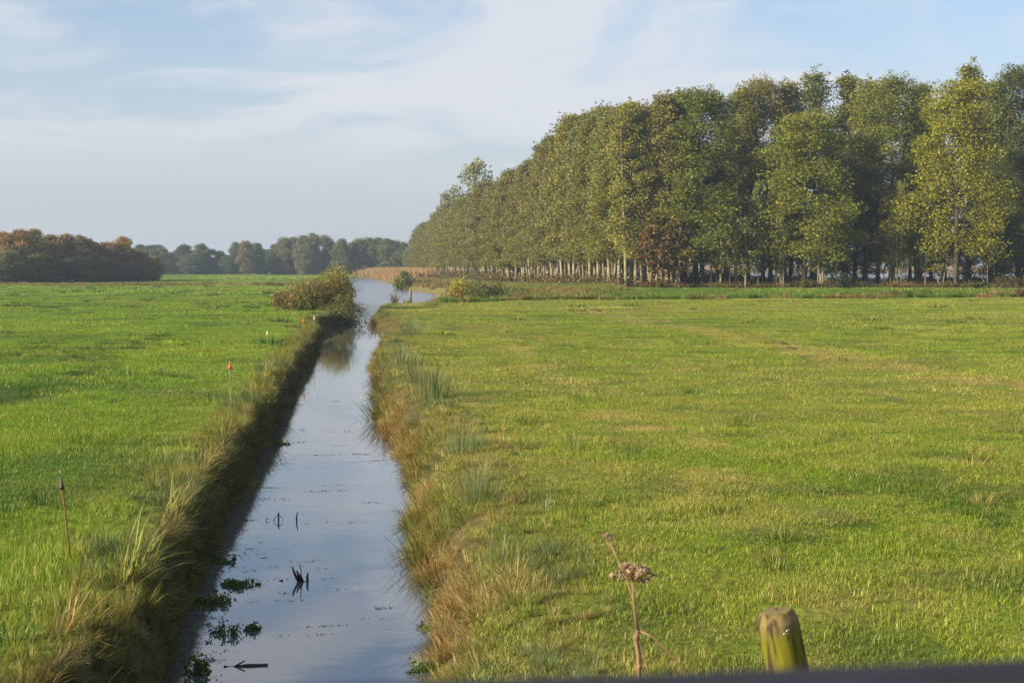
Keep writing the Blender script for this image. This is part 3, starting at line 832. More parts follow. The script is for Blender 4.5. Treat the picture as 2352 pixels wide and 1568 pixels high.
# -- saplings and slim trees in front of and among them
SAP = [(1712, 500, 157, 42, 'sapling', 0, G_GREY, 'grey-leaved slim sapling before the half bare brown tree', 'sapling'),
       (1790, 470, 158, 44, 'sapling', 1, G_OLIVE, 'olive sapling between the half bare tree and the pale yellow-green maple', 'sapling'),
       (1655, 455, 158, 50, 'sapling', 0, G_OLIVE, 'leafy sapling at the foot of the deep green maple', 'sapling'),
       (1500, 520, 157, 48, 'sapling', 1, (0.16, 0.095, 0.03), 'rowan sapling with red autumn leaves at the front of the wood', 'rowan_sapling'),
       (1560, 500, 158, 50, 'sapling', 0, (0.18, 0.12, 0.025), 'russet and green sapling right of the red rowan', 'sapling'),
       (1890, 535, 157, 45, 'sapling', 1, G_GREY, 'grey-green sapling under the pale yellow-green maple', 'sapling'),
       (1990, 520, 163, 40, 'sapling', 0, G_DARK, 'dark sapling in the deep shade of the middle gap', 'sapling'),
       (2160, 560, 158, 34, 'sapling', 1, G_YEL, 'yellow sapling under the bright yellow maple', 'sapling'),
       (2300, 500, 162, 40, 'sapling', 0, G_DARK, 'dark thin sapling near the dark green oak', 'sapling')]
for x, yt, D, hw, kd, vr, col_, lab, nm in SAP:
    X = (x - CX) / F * D
    tree(kd, vr, X, D, (CAMZ - .38) + (HOR - yt) / F * D, hw / F * D, col_, nm, lab, 'tree', 'saplings at the edge of the wood')

for i in range(30):
    x = RNG.uniform(1600, 2340); D = RNG.uniform(156.5, 163)
    X = (x - CX) / F * D
    tree(('sapling', 'thin', 'sapling')[i % 3], i, X, D, RNG.uniform(5.5, 11), RNG.uniform(.9, 1.5), (G_GREY, G_OLIVE, G_BROWN)[i % 3], 'slim_tree',
         'slim pale-stemmed young tree among the trunks of the tall mixed trees', 'tree', 'slim young trees among the tall trunks')

# -- inner trees of the right part (behind the front ones)
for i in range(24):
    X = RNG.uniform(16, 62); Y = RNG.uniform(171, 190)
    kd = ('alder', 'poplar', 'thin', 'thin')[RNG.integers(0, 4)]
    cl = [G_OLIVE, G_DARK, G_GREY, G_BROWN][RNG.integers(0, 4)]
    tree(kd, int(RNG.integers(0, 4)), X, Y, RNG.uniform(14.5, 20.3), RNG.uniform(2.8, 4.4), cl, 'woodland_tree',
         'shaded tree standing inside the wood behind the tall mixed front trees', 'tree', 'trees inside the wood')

# -- the alder plantation: front line, then rows behind it
FRONT = [(12.5, 159), (11.0, 160), (5.2, 190), (0.2, 222), (-9, 298), (-19.5, 390), (-29, 468)]
FR = np.array(FRONT); seg = np.hypot(*np.diff(FR, axis=0).T); cum = np.concatenate([[0], np.cumsum(seg)])


def on_front(s): return np.interp(s, cum, FR[:, 0]), np.interp(s, cum, FR[:, 1])


ORD = ['first', 'second', 'third', 'fourth', 'fifth', 'sixth', 'seventh', 'eighth', 'ninth', 'tenth', 'eleventh', 'twelfth', 'thirteenth',
       'fourteenth', 'fifteenth', 'sixteenth', 'seventeenth', 'eighteenth', 'nineteenth', 'twentieth']
def ordinal(i):
    if i < 20: return ORD[i]
    n = i + 1; return str(n) + ({1: 'st', 2: 'nd', 3: 'rd'}.get(n % 10, 'th') if n % 100 not in (11, 12, 13) else 'th')


def acol():
    t = RNG.random()
    a = [G_OLIVE, G_BROWN, G_LIGHT, G_GREY, G_OLIVE, G_BROWN][RNG.integers(0, 6)]; b = [G_OLIVE, G_BROWN][RNG.integers(0, 2)]
    return tuple(np.array(a) * (1 - t * .5) + np.array(b) * t * .5)


# front face of the plantation, facing the pasture: from x 1540 to x 1180 in the photo
fi = 0
for x in np.arange(1545, 1170, -17):
    D = np.interp(x, [1180, 1290, 1430, 1545], [222, 186, 161, 160]) + RNG.uniform(-1, 1)
    X = (x + RNG.uniform(-5, 5) - CX) / F * D
    yt = np.interp(x, [1180, 1240, 1300, 1380, 1450, 1545], [410, 350, 275, 268, 262, 235]) + RNG.uniform(-16, 60)
    H = 2.07 + (HOR - yt) / F * D
    tree('alder', int(RNG.integers(0, 4)), X, D, H, RNG.uniform(2.5, 3.7), acol(), 'alder_tree',
         ordinal(fi) + ' pale-stemmed alder of the front row counted from the deep green maple', 'tree', 'alders of the front row')
    fi += 1
# receding left face along the canal
fi = 0; s = cum[3] + 3
while s < cum[-1]:
    X, Y = on_front(s)
    H = np.interp(Y, [222, 300, 390, 470], [15.2, 15.0, 14.2, 12.6]) * RNG.uniform(.88, 1.06)
    tree('alder', int(RNG.integers(0, 4)), X + RNG.uniform(-.6, .6), Y, H, RNG.uniform(3.2, 4.6), tuple(np.array(acol()) * 1.0), 'alder_tree',
         ordinal(fi) + ' alder along the canal side of the wood counted away from the viewer', 'tree', 'alders on the canal side')
    fi += 1; s += RNG.uniform(4.5, 6.0)
# rows behind
for row in (1, 2, 3, 4):
    for x in np.arange(1560, 1170, -24):
        D = np.interp(x, [1180, 1290, 1430, 1545], [222, 186, 161, 160]) + row * 3.4 + RNG.uniform(-1.3, 1.3)
        X = (x + RNG.uniform(-10, 10) - CX) / F * D
        yt = np.interp(x, [1180, 1240, 1300, 1380, 1450, 1545], [418, 355, 272, 262, 258, 232]) + RNG.uniform(-6, 60)
        tree('alder', int(RNG.integers(0, 4)), X, D, 2.07 + (HOR - yt) / F * D, RNG.uniform(2.2, 3.2), tuple(np.array(acol()) * .9), 'alder_tree',
             'slender alder inside the plantation behind the front row', 'tree', 'alders inside the plantation')
s = cum[3]
while s < cum[-1]:
    X, Y = on_front(s)
    tree('alder', int(RNG.integers(0, 4)), X + RNG.uniform(5, 9), Y + RNG.uniform(-2, 2), RNG.uniform(13, 16), RNG.uniform(2.8, 3.6), acol(), 'alder_tree',
         'alder deep in the wood behind the canal side trees', 'tree', 'alders deep in the wood')
    s += 7
# tall pale poplars over the alders
for x, yt, D, hw, lab in ((1092, 378, 300, 56, 'tall airy pale poplar rising above the alders by the canal'),
                          (1026, 448, 330, 26, 'smaller airy poplar left of the tall pale poplar'),
                          (1158, 405, 290, 18, 'sparse poplar tip right of the tall pale poplar')):
    tree('airy', 0, (x - CX) / F * D, D, 2.07 + (HOR - yt) / F * D, hw / F * D * 1.1, (0.20, 0.21, 0.075), 'poplar_tree', lab, 'tree', 'airy poplars above the alders')

# -- the low autumn wood across the left field
LW = [(-30, 545, 'rust'), (8, 540, 'rust'), (45, 532, 'rust'), (82, 534, 'olive'), (118, 546, 'rustbrown'), (152, 543, 'rustbrown'), (186, 545, 'rustbrown'), (214, 556, 'olive'),
      (246, 562, 'rustbrown'), (284, 550, 'rust'), (316, 582, 'rustbrown'), (342, 592, 'rustbrown'), (20, 580, 'green'), (66, 575, 'green'), (104, 590, 'dark'), (140, 588, 'dark'), (176, 592, 'green'),
      (206, 598, 'dark'), (240, 600, 'dark'), (275, 604, 'dark'), (306, 608, 'dark'), (335, 618, 'dark'), (-10, 605, 'dark'), (40, 612, 'green'), (88, 618, 'green')]
LC = {'rust': (0.27, 0.165, 0.065), 'rustbrown': (0.22, 0.165, 0.09), 'olive': (0.20, 0.175, 0.065), 'green': (0.17, 0.175, 0.075), 'dark': (0.12, 0.128, 0.06)}
LN = {'rust': 'rust-orange topped', 'rustbrown': 'reddish brown', 'olive': 'olive brown', 'green': 'dull green', 'dark': 'low dark green'}
for i, (x, yt, c) in enumerate(LW):
    front = i >= 12
    D = np.interp(x, [0, 340], [226, 262]) + (0 if front else RNG.uniform(5, 10))
    cnt = sum(1 for a in LW[:i] if a[2] == c)
    tree('leftwood', int(RNG.integers(0, 3)), (x - CX) / F * D, D, CAMZ + (HOR - yt) / F * D, RNG.uniform(2.2, 3.2), LC[c], 'autumn_tree',
         ('front ' if front else 'taller back ') + LN[c] + ' tree of the left autumn wood, ' + ordinal(cnt) + ' such from its left end', 'tree', 'trees of the low autumn wood')
for i in range(22):
    x = RNG.uniform(-120, 335); D = np.interp(x, [0, 340], [240, 276]) + RNG.uniform(0, 14)
    tree('leftwood', int(RNG.integers(0, 3)), (x - CX) / F * D, D, RNG.uniform(4.5, 5.8), RNG.uniform(2, 3), LC['green'], 'autumn_tree',
         'reddish brown tree inside the low autumn wood behind its front edge', 'tree', 'trees inside the low autumn wood')

# -- the distant tree line across the end of the canal
FT = [(352, 575), (372, 572), (392, 580), (412, 590), (438, 585), (462, 563), (486, 575), (505, 578), (522, 588), (545, 560), (566, 557), (590, 560), (612, 574), (636, 562), (655, 550),
      (676, 548), (700, 545), (722, 540), (745, 545), (765, 560), (785, 552), (806, 560), (826, 552), (848, 548), (870, 550), (890, 552), (908, 556), (930, 558), (948, 566), (968, 560), (1000, 560)]
for i, (x, yt) in enumerate(FT):
    D = 492 + RNG.uniform(-6, 10)
    wil = 690 < x < 760 or 795 < x < 850
    cl = (0.17, 0.17, 0.075) if wil else [(0.11, 0.14, 0.055), (0.14, 0.155, 0.06), (0.165, 0.145, 0.08), (0.115, 0.15, 0.065)][i % 4]
    kd = 'farsparse' if i in (2, 12, 19, 27) else 'far'
    lab = ordinal(i) + (' tree of the distant line, a pale silvery willow' if wil else ' tree of the distant line counted from the autumn wood')
    if wil: lab = 'pale silvery willow, ' + lab.split(',')[0]
    tree(kd, i % 4, (x - CX) / F * D, D, CAMZ + (HOR - yt) / F * D, RNG.uniform(2.7, 4.0), cl, 'distant_tree', lab, 'tree', 'distant line of trees')
for i in range(34):
    x = RNG.uniform(300, 1010); D = 505 + RNG.uniform(0, 18)
    tree('far', i, (x - CX) / F * D, D, RNG.uniform(6.0, 9.8), RNG.uniform(3, 4.5), (0.075, 0.085, 0.035), 'distant_tree',
         'tree standing behind the front of the distant tree line', 'tree', 'trees behind the distant line')
# far shore of the lake, glimpsed under the wood
for i in range(26):
    X = 25 + i * 13 + RNG.uniform(-4, 4)
    tree('far', i, X, 790 + RNG.uniform(-8, 15), RNG.uniform(9, 14), RNG.uniform(5, 8), (0.09, 0.09, 0.045), 'distant_tree',
         'hazy tree on the far lake shore glimpsed beneath the wood', 'tree', 'trees on the far lake shore')


# ------------------------------------------------------------------ shrubs, thickets and undergrowth
def shrub(name, label, cat, X, Y, blobs, colr, seed, leaf=.1, n=2600, group=None, stems=26, sink=0.05, stemmat='twig', scol=None):
    """blobs: (dx, dy, cz, rx, ry, rz) – leafy masses; twigs run from the foot into them"""
    rng = np.random.default_rng(seed)
    z = float(ground_z(np.array([X]), np.array([Y]))[0])
    root = thing(name, label, cat, (X, Y, z - sink), 0, group)
    st = MB(); lf = MB(); C = []
    B = np.array(blobs, float); wgt = B[:, 3] * B[:, 5]; wgt /= wgt.sum()
    cid = rng.choice(len(B), n // 22, p=wgt)
    g_ = rng.normal(size=(len(cid), 3)); g_ /= np.linalg.norm(g_, axis=1)[:, None]
    g_ *= (rng.random(len(cid)) ** .4)[:, None]
    cc_ = B[cid, :3] + g_ * B[cid, 3:6]; cc_[:, 2] = np.maximum(cc_[:, 2], .05 - sink)
    ci = np.repeat(np.arange(len(cc_)), 22)
    P = cc_[ci] + rng.normal(size=(len(ci), 3)) * B[cid[ci], 5][:, None] * .16
    P[:, 2] = np.maximum(P[:, 2], .03 - sink)
    leaf_quads(lf, rng, P, leaf)
    for i in rng.permutation(len(cc_))[:stems]:
        q = cc_[i] + g_[i] * .12 * B[cid[i], 3]
        p0 = np.array([B[cid[i], 0] + rng.normal(0, .25 * B[cid[i], 3]), B[cid[i], 1] + rng.normal(0, .2 * B[cid[i], 4]), 0])
        u = np.linspace(0, 1, 6)[:, None]; mid = (p0 + q) / 2 + np.array([0, 0, .35 * np.linalg.norm(q - p0)])
        st.tube((1 - u) ** 2 * p0 + 2 * u * (1 - u) * mid + u ** 2 * q, .014 * (1 - .7 * u[:, 0]), 4, cap=False)
    st.build('stems', M[stemmat], root)
    o = lf.build('foliage', M['shrubleaf'], root); o.color = (*colr, 1)
    return root


X, Y = at(685, 712); shrub('bramble_bush', 'reddish brown bramble bush on the left bank with dark leaf tips', 'bush', X, Y,
      [(-.6, 0, .5, .95, 1.0, .55), (.2, 0, .85, 1.0, 1.1, .8), (.9, .2, 1.0, .9, 1.0, .85), (-1.1, 0, .75, .5, .5, .4)], (0.21, 0.175, 0.065), 1, .07, 15000, stems=70)
shrub('willow_bush', 'yellow-green willow scrub leaning over the ditch beside the reddish bramble', 'bush', X + 1.85, Y + 1.0,
      [(-.3, .6, 1.2, 1.0, 1.2, 1.1), (.5, 1.2, 1.3, .9, 1.2, 1.1), (.0, 2.0, 1.8, .8, 1.0, .9), (.5, -.6, .5, .8, 1.0, .7)], (0.215, 0.195, 0.05), 2, .08, 11000, stems=60)
shrub('waterside_scrub', 'dark overhanging scrub at the foot of the willow touching the ditch water', 'bush', X + 2.55, Y - 1.4,
      [(-.1, 0, .35, .95, 1.3, .8), (.25, 1.6, .45, 1.0, 1.5, 1.0), (.1, -1.4, .2, .9, 1.2, .75), (.1, -3.0, .1, .8, 1.1, .65), (.1, -4.4, 0, .6, .9, .5)], (0.11, 0.11, 0.03), 3, .075, 10500, stems=50, sink=.3)
X, Y = at(1050, 688); Y = 119; X = (1050 - CX) / F * Y
shrub('bramble_thicket', 'russet bramble thicket at the corner of the canal below the alders', 'bush', X, Y,
      [(-1.0, 0, .8, 1.0, 1.4, 1.0), (0, .5, 1.2, 1.4, 1.5, 1.25), (-1.6, -.4, .35, .7, .9, .6)], (0.22, 0.15, 0.035), 4, .12, 6200, stems=60, sink=.2)
shrub('yellow_shrub', 'small bright yellow shrub rising out of the russet thicket', 'bush', X + .15, Y + 1.2,
      [(0, 0, 1.8, .85, .7, 1.0)], (0.33, 0.29, 0.03), 5, .13, 1600, stems=20, sink=.1)
shrub('bramble_thicket', 'dark green bramble thicket between the russet one and the brush pile', 'bush', X + 2.2, Y - .4,
      [(-.6, 0, .9, 1.2, 1.4, 1.15), (.7, .2, .8, 1.3, 1.3, 1.0)], (0.11, 0.125, 0.03), 6, .12, 5200, stems=40, sink=.1)
# brush pile of dead branches
rng = np.random.default_rng(9); bp = MB(); bx, by = X + 3.9, Y - .6
for i in range(150):
    a = rng.normal(.15, .5); ln = rng.uniform(.5, 1.5); c0 = np.array([rng.normal(0, .6), rng.normal(0, .5), abs(rng.normal(.25, .22))])
    dv = np.array([cos(a), sin(a) * .6, rng.normal(-.12, .22)]) * ln / 2
    bp.tube([c0 - dv, c0 + rng.normal(0, .05, 3), c0 + dv], [.018, .014, .006], 4, cap=False)
o = bp.build('brush_pile', M['twig']); o.location = (bx, by, float(ground_z(np.array([bx]), np.array([by]))[0]) + .02)
tag(o, 'heap of grey dead branches at the right end of the green bramble thicket', 'brush pile')
shrub('canal_bush', 'small green bush standing alone at the water edge of the canal', 'bush', -14.9, 214,
      [(0, 0, .9, 1.4, 1.2, 1.1), (.2, 0, 2.0, .9, .8, 1.0)], (0.14, 0.17, 0.035), 7, .2, 2600, stems=20)
for i, (x, y, D, w_, h_, cl, lab) in enumerate([
      (2042, 672, 124, 1.3, .75, (0.13, 0.075, 0.045), 'low reddish twiggy shrub on the dyke before the dark tree gap'),
      (1925, 650, 154, 1.9, 1.5, (0.045, 0.06, 0.02), 'dark holly-like bush under the middle trees of the wood'),
      (1850, 655, 155, 1.5, .8, (0.12, 0.11, 0.03), 'low olive undergrowth bush below the pale yellow-green maple'),
      (2315, 652, 150, 2.4, 1.2, (0.11, 0.095, 0.025), 'olive brown thicket below the dark green oak'),
      (2240, 655, 152, 1.4, .7, (0.09, 0.11, 0.03), 'small green bush between the thicket and the yellow maple'),
      (2345, 668, 126, .9, .7, (0.15, 0.085, 0.045), 'russet twiggy shrub at the right end of the dyke'),
      (1505, 640, 157, 1.2, .7, (0.15, 0.09, 0.03), 'low russet bush at the foot of the red rowan'),
      (2420, 655, 150, 2.2, 1.4, (0.09, 0.1, 0.025), 'green thicket beyond the olive brown one')]):
    X = (x - CX) / F * D
    shrub('low_shrub', lab, 'bush', X, D, [(0, 0, h_ * .5, w_ * .7, .8, h_ * .6), (.4 * w_, .1, h_ * .45, w_ * .6, .7, h_ * .5)], cl, 30 + i, .13, 1500, 'low shrubs along the wood', 26)

# shade-side undergrowth inside the wood: one leafy mass
us = []
for i in range(3):
    rng = np.random.default_rng(700 + i); mb = MB()
    P = rng.normal(size=(260, 3)) * np.array([.7, .7, .34]) + np.array([0, 0, .45]); P[:, 2] = np.abs(P[:, 2])
    leaf_quads(mb, rng, P, .16); us.append(bpy.data.objects.new('undergrowth_clump', mb.mesh('undergrowth_clump', M['bank'])))
pp = []
for i in range(620):
    x = RNG.uniform(1180, 2500)
    D = (np.interp(x, [1180, 1290, 1430, 1545, 2500], [224, 188, 163, 161, 158]) + RNG.uniform(2.0, 38)) if RNG.random() < .72 else np.interp(x, [1180, 1290, 1430, 1545, 2500], [222, 186, 161, 158, 155]) + RNG.uniform(-2, 2)
    pp.append(((x - CX) / F * D, D))
for i in range(260):
    s = RNG.uniform(cum[3], cum[-1]); X, Y = on_front(s); pp.append((X + RNG.uniform(-3, 2.5), Y))
pp = np.array(pp); pp = pp[lake_mask(pp[:, 0], pp[:, 1]) < .05]; n = len(pp)
frontish = pp[:, 1] < 160
sc = RNG.uniform(.5, 1.2, n) * np.where(frontish, .55, 1.15)
# a gap in the undergrowth lets the lake show between the trunks at the right
k = ~((pp[:, 0] > 26) & (pp[:, 0] < 60) & (pp[:, 1] > 159)) | (RNG.random(n) < .12); pp = pp[k]; sc = sc[k]; n = len(pp)
c = lerp(np.array([0.06, 0.07, 0.02]), np.array([0.16, 0.10, 0.035]), RNG.random(n) ** 1.4)
tag(scatter('undergrowth', np.stack([pp[:, 0], pp[:, 1], ground_z(pp[:, 0], pp[:, 1])], -1), np.stack([np.zeros(n), np.zeros(n), RNG.uniform(0, 6, n)], -1),
    np.stack([sc * 1.3, sc * 1.3, sc], -1), c, RNG.integers(0, 3, n), us), 'low brown and green undergrowth on the floor of the wood', 'undergrowth')


# ------------------------------------------------------------------ rushes, sedges, water plants
def clump(name, label, cat, X, Y, n, length, wd, spread, lean, droop, colr, seed, group=None, bias=None, z=None, stretch=(1, 1)):
    rng = np.random.default_rng(seed); mb = MB()
    hd = rng.uniform(0, 2 * pi, n); rad = spread * np.minimum(1.0, np.abs(rng.normal(0, .6, n)))
    rx = np.cos(hd) * rad * stretch[0]; ry = np.sin(hd) * rad * stretch[1]
    zz = ground_z(X + rx, Y + ry) if z is None else np.full(n, z)
    z0 = float(ground_z(np.array([X]), np.array([Y]))[0]) if z is None else z
    head = hd + rng.uniform(-.6, .6, n) if bias is None else rng.normal(bias, .75, n)
    blades(mb, rng, np.stack([rx, ry, zz - z0 - .02], -1), head, length * rng.uniform(.5, 1.15, n), wd * rng.uniform(.7, 1.2, n), lean * rng.random(n), droop * rng.uniform(.1, 1.2, n), 4)
    o = mb.build(name, M['sedge']); o.location = (X, Y, z0); o.color = (*colr, 1)
    return tag(o, label, cat, group)


RU = (0.14, 0.17, 0.07)
for i, (px, py, n, ln, spx, spy, lab) in enumerate([
      (942, 768, 420, .75, .75, 2.6, 'farthest wide blue-green rush clump on the right bank'),
      (925, 838, 300, .7, .45, 1.8, 'blue-green rush clump next along the bank from the farthest one'),
      (998, 915, 460, .72, .55, 1.5, 'largest blue-green rush clump set back from the water beside straw grass'),
      (955, 880, 220, .6, .35, 1.0, 'small rush clump close behind the largest one'),
      (1048, 1040, 230, .62, .3, .8, 'upright rush clump halfway down the right bank'),
      (1085, 1148, 330, .62, .32, .7, 'dense dark rush clump nearer the bridge'),
      (1140, 1285, 120, .5, .28, .4, 'sparse rush clump in the grass above the near ditch edge'),
      (1320, 1040, 70, .45, .16, .2, 'thin lone rush clump out in the pasture'),
      (1250, 1170, 50, .4, .3, .4, 'wispy rush clump in the pasture right of the dense dark one')]):
    X, Y = at(px, py)
    clump('rush_clump', lab, 'rushes', X, Y, int(n * .8), ln * .85, .006 if Y < 25 else .010, 1.0, .45, .5, RU, 800 + i, 'rush clumps on the right bank', stretch=(spx, spy))

SG = [(868, 945, 150, .75, .016, (0.15, 0.14, 0.03), pi, 'green sedge fan jutting over the water at the widest bulge of the right bank'),
      (884, 985, 120, .55, .013, (0.20, 0.10, 0.04), pi, 'russet sedge tuft just below the green sedge fan'),
      (862, 868, 120, .6, .016, (0.20, 0.12, 0.04), pi, 'russet sedge tuft beyond the green sedge fan'),
      (858, 742, 160, .9, .03, (0.15, 0.085, 0.045), pi, 'dark brown sedge tuft where the right bank juts into the ditch mouth'),
      (905, 706, 90, 1.2, .03, (0.13, 0.09, 0.05), 1.57, 'tall brown dock-like tuft beside the far wooden post'),
      (962, 1262, 90, .55, .010, (0.15, 0.15, 0.03), 3.0, 'arching sedge tuft with bent leaves trailing into the water'),
      (985, 1310, 90, .42, .009, (0.22, 0.12, 0.04), 3.0, 'russet sedge tuft below the arching one'),
      (955, 1190, 50, .5, .009, (0.13, 0.15, 0.03), 3.0, 'small green sedge tuft above the arching one')]
for i, (px, py, n, ln, wd, cl, bias, lab) in enumerate(SG):
    X, Y = at(px, py, -.45)
    clump('sedge_tuft', lab, 'sedge', X + .05, Y, n, ln, wd, .2, 1.1, .7, cl, 830 + i, 'sedge tufts along the right bank', bias)
SL = [(290, 1370, 46, .62, .020, (0.22, 0.24, 0.06), .3, 'pale broad-leaved iris clump with a long bent leaf on the near left bank'),
      (150, 1470, 26, .5, .016, (0.26, 0.18, 0.07), .2, 'straw coloured iris stubs at the near left bank beside green grass'),
      (250, 1520, 36, .5, .016, (0.16, 0.22, 0.03), .4, 'fresh green iris leaves closest to the bridge on the left bank'),
      (400, 1195, 34, .5, .016, (0.22, 0.22, 0.05), .5, 'yellowish sedge clump beyond the pale iris clump'),
      (470, 1085, 34, .5, .016, (0.24, 0.20, 0.07), .4, 'straw tipped sedge clump on the left bank edge'),
      (572, 1020, 40, .45, .018, (0.20, 0.21, 0.03), .3, 'yellow-green sedge clump hanging over the left bank face'),
      (610, 870, 40, .5, .02, (0.20, 0.20, 0.04), .4, 'farthest yellow-green sedge clump on the left bank')]
for i, (px, py, n, ln, wd, cl, bias, lab) in enumerate(SL):
    X, Y = at(px, py)
    clump('sedge_clump', lab, 'sedge', X, Y, n, ln, wd, .12, .8, .9, cl, 860 + i, 'sedge clumps along the left bank', bias)
Y = along(8, 60, 2.2); n = len(Y); X = xl(Y) - RNG.uniform(.15, .8, n)
wsrc = [tuft(540 + i, 7, 0.46, 0.009, 0.10, 0.35, 0.7, 4) for i in range(3)]
sc = RNG.uniform(.45, 1.0, n)
tag(scatter('tall_bank_grass', np.stack([X, Y, ground_z(X, Y)], -1), np.stack([RNG.uniform(-.2, .2, n), RNG.uniform(-.1, .35, n), RNG.uniform(0, 6, n)], -1),
    np.stack([sc, sc, sc], -1), lerp(np.array([0.20, 0.24, 0.05]), np.array([0.36, 0.29, 0.10]), RNG.random(n)), RNG.integers(0, 3, n), wsrc),
    'loose tall blades standing up along the top of the steep ditch bank', 'grass')
X, Y = at(690, 1028, WATER)
clump('curled_sedge', 'long curled sedge leaves arching onto the ditch water from the left bank', 'sedge', X - .42, Y, 18, .6, .012, .06, 1.1, 1.6, (0.10, 0.10, 0.03), 881, None, .1, WATER + .02)
for i, (px, py, lab) in enumerate([(2228, 676, 'yellow-green grass tussock on the dyke beside the straw heap'), (2100, 672, 'dark green grass tussock on the dyke below the shaded trees'),
                                   (2150, 672, 'smaller dark tussock right of the other on the dyke'), (2320, 680, 'pale stubbly tussock at the dyke right of the straw heap')]):
    D = 122; X = (px - CX) / F * D
    clump('dyke_tussock', lab, 'tussock', X, D + .25 * X - 6, 170, .8, .03, .35, .5, .8, [(0.17, 0.16, 0.02), (0.08, 0.11, 0.02), (0.09, 0.11, 0.02), (0.3, 0.23, 0.11)][i], 890 + i, 'tussocks on the dyke')


def sprig(name, label, cat, X, Y, n, hgt, seed, colr, leaf=.03, group=None, spread=.12):
    rng = np.random.default_rng(seed)
    root = thing(name, label, cat, (X, Y, WATER), 0, group)
    st = MB(); lf = MB()
    for i in range(n):
        a = rng.uniform(0, 6.28); r = spread * rng.random()
        p0 = np.array([cos(a) * r, sin(a) * r, -.03]); h = hgt * rng.uniform(.4, 1)
        p1 = p0 + np.array([rng.normal(0, .25) * h, rng.normal(0, .2) * h, h])
        st.tube([p0, (p0 + p1) / 2 + rng.normal(0, .008, 3), p1], [.004, .0035, .002], 4, cap=False)
        m = max(6, int(h / .012)); t = np.repeat(np.linspace(.2, 1, m), 2)[:, None]
        C = p0 + (p1 - p0) * t + rng.normal(0, leaf * .55, (len(t), 3)) * np.array([1, 1, .4])
        C[:, 2] = np.maximum(C[:, 2], .005); leaf_quads(lf, rng, C, leaf)
    st.build('stems', M['twig'], root); o = lf.build('leaves', M['shrubleaf'], root); o.color = (*colr, 1)
    return root


WG = (0.08, 0.135, 0.03)
for i, (px, py, n, h, sp, lab) in enumerate([
      (548, 1342, 34, .07, .22, 'low cress mat in the water right of the dark bank weeds'),
      (462, 1385, 50, .10, .3, 'broad dark green cress clump at the foot of the near left bank'),
      (500, 1452, 6, .16, .05, 'upright watercress sprig standing free in the near water'),
      (532, 1456, 7, .14, .07, 'twin watercress sprig right of the upright one'),
      (578, 1445, 16, .09, .09, 'bushy little water plant right of the watercress sprigs'),
      (455, 1545, 12, .2, .08, 'tall leafy watercress at the bottom of the left bank'),
      (440, 1600, 30, .14, .2, 'leafy water plant half out of sight below the tall watercress'),
      (990, 1445, 14, .07, .12, 'small green water plant against the near right bank'),
      (985, 1540, 26, .10, .16, 'sprawling cress at the right bank closest to the bridge'),
      (505, 1290, 30, .09, .25, 'dark cress patch under the overhanging left bank'),
      (640, 1020, 26, .09, .2, 'dark cress patch beside the curled sedge leaves')]):
    X, Y = at(px, py, WATER)
    sprig('water_plant', lab, 'water plant', X, Y, n, h, 900 + i, WG, .032, 'water plants in the ditch', sp)


def sticks(name, label, px, py, segs, group='dead stems standing in the ditch water', mat='wetwood'):
    X, Y = at(px, py, WATER); s = Y / F; mb = MB()
    for pts_, r in segs:
        P = [((x - px) * s, dy * .1, (py - y) * s * 1.0) for x, y, dy in pts_]
        rr = np.full(len(P), r); rr[-1] *= .5
        mb.tube(P, rr, 6)
    o = mb.build(name, M[mat], smooth_=True); o.location = (X, Y, WATER - .004)
    return tag(o, label, 'dead stems', group)


sticks('dead_stems', 'cluster of thick dark dead stems with one thin rod in mid ditch', 688, 1335,
       [([(688, 1338, 0), (677, 1316, 0), (672, 1300, 0)], .014), ([(692, 1338, .1), (685, 1318, .1), (681, 1308, .1)], .013), ([(697, 1336, 0), (691, 1322, 0), (690, 1317, 0)], .012),
        ([(694, 1336, -.1), (691, 1300, -.1), (690, 1292, -.1)], .005), ([(707, 1336, 0), (706, 1322, 0), (708, 1313, 0)], .013), ([(698, 1337, 0), (703, 1333, 0)], .012)])
sticks('dead_stems', 'bent hoop of dead stems with dark tip beyond the thick cluster', 640, 1195,
       [([(640, 1196, 0), (640, 1180, 0), (641, 1174, 0)], .010), ([(628, 1194, 0), (634, 1184, 0), (640, 1181, 0), (647, 1185, 0), (650, 1193, 0)], .004), ([(610, 1196, 0), (613, 1188, 0), (622, 1192, 0)], .006)])
sticks('dead_stems', 'lone dark upright stem right of the bent hoop', 682, 1196, [([(682, 1197, 0), (681, 1187, 0), (684, 1174, 0)], .010)])
sticks('dead_stems', 'small dead shoot standing left of the thick cluster', 645, 1333, [([(641, 1334, 0), (650, 1330, 0)], .014)])
sticks('dead_stems', 'thin upright shoot in the farther ditch by the left bank', 735, 812, [([(735, 815, 0), (735, 800, 0)], .014), ([(720, 812, 0), (745, 812, .3)], .008)])
sticks('dead_stems', 'first of two dark stubs in the narrow ditch mouth', 827, 741, [([(827, 743, 0), (823, 731, 0)], .03), ([(824, 743, 0), (821, 738, 0)], .02)])
sticks('dead_stems', 'second of two dark stubs in the narrow ditch mouth, nearer the right bank', 841, 741, [([(843, 743, 0), (838, 732, 0)], .03)])
sticks('dead_stems', 'short dark twig on the water under the willow scrub', 826, 712, [([(815, 713, 0), (828, 710, 0), (830, 706, 0)], .025)])
sticks('dead_stems', 'leaning twig beside the left bank below the hoop', 545, 1228, [([(533, 1236, 0), (550, 1225, 0)], .006)])
sticks('floating_stick', 'flat thin stick floating on the water beyond the curled sedge', 735, 963, [([(722, 964, 0), (750, 964, .2)], .010)])
sticks('floating_stick', 'long thin straw floating left of the thick stem cluster', 600, 1282, [([(583, 1283, 0), (615, 1279, .4)], .004)])
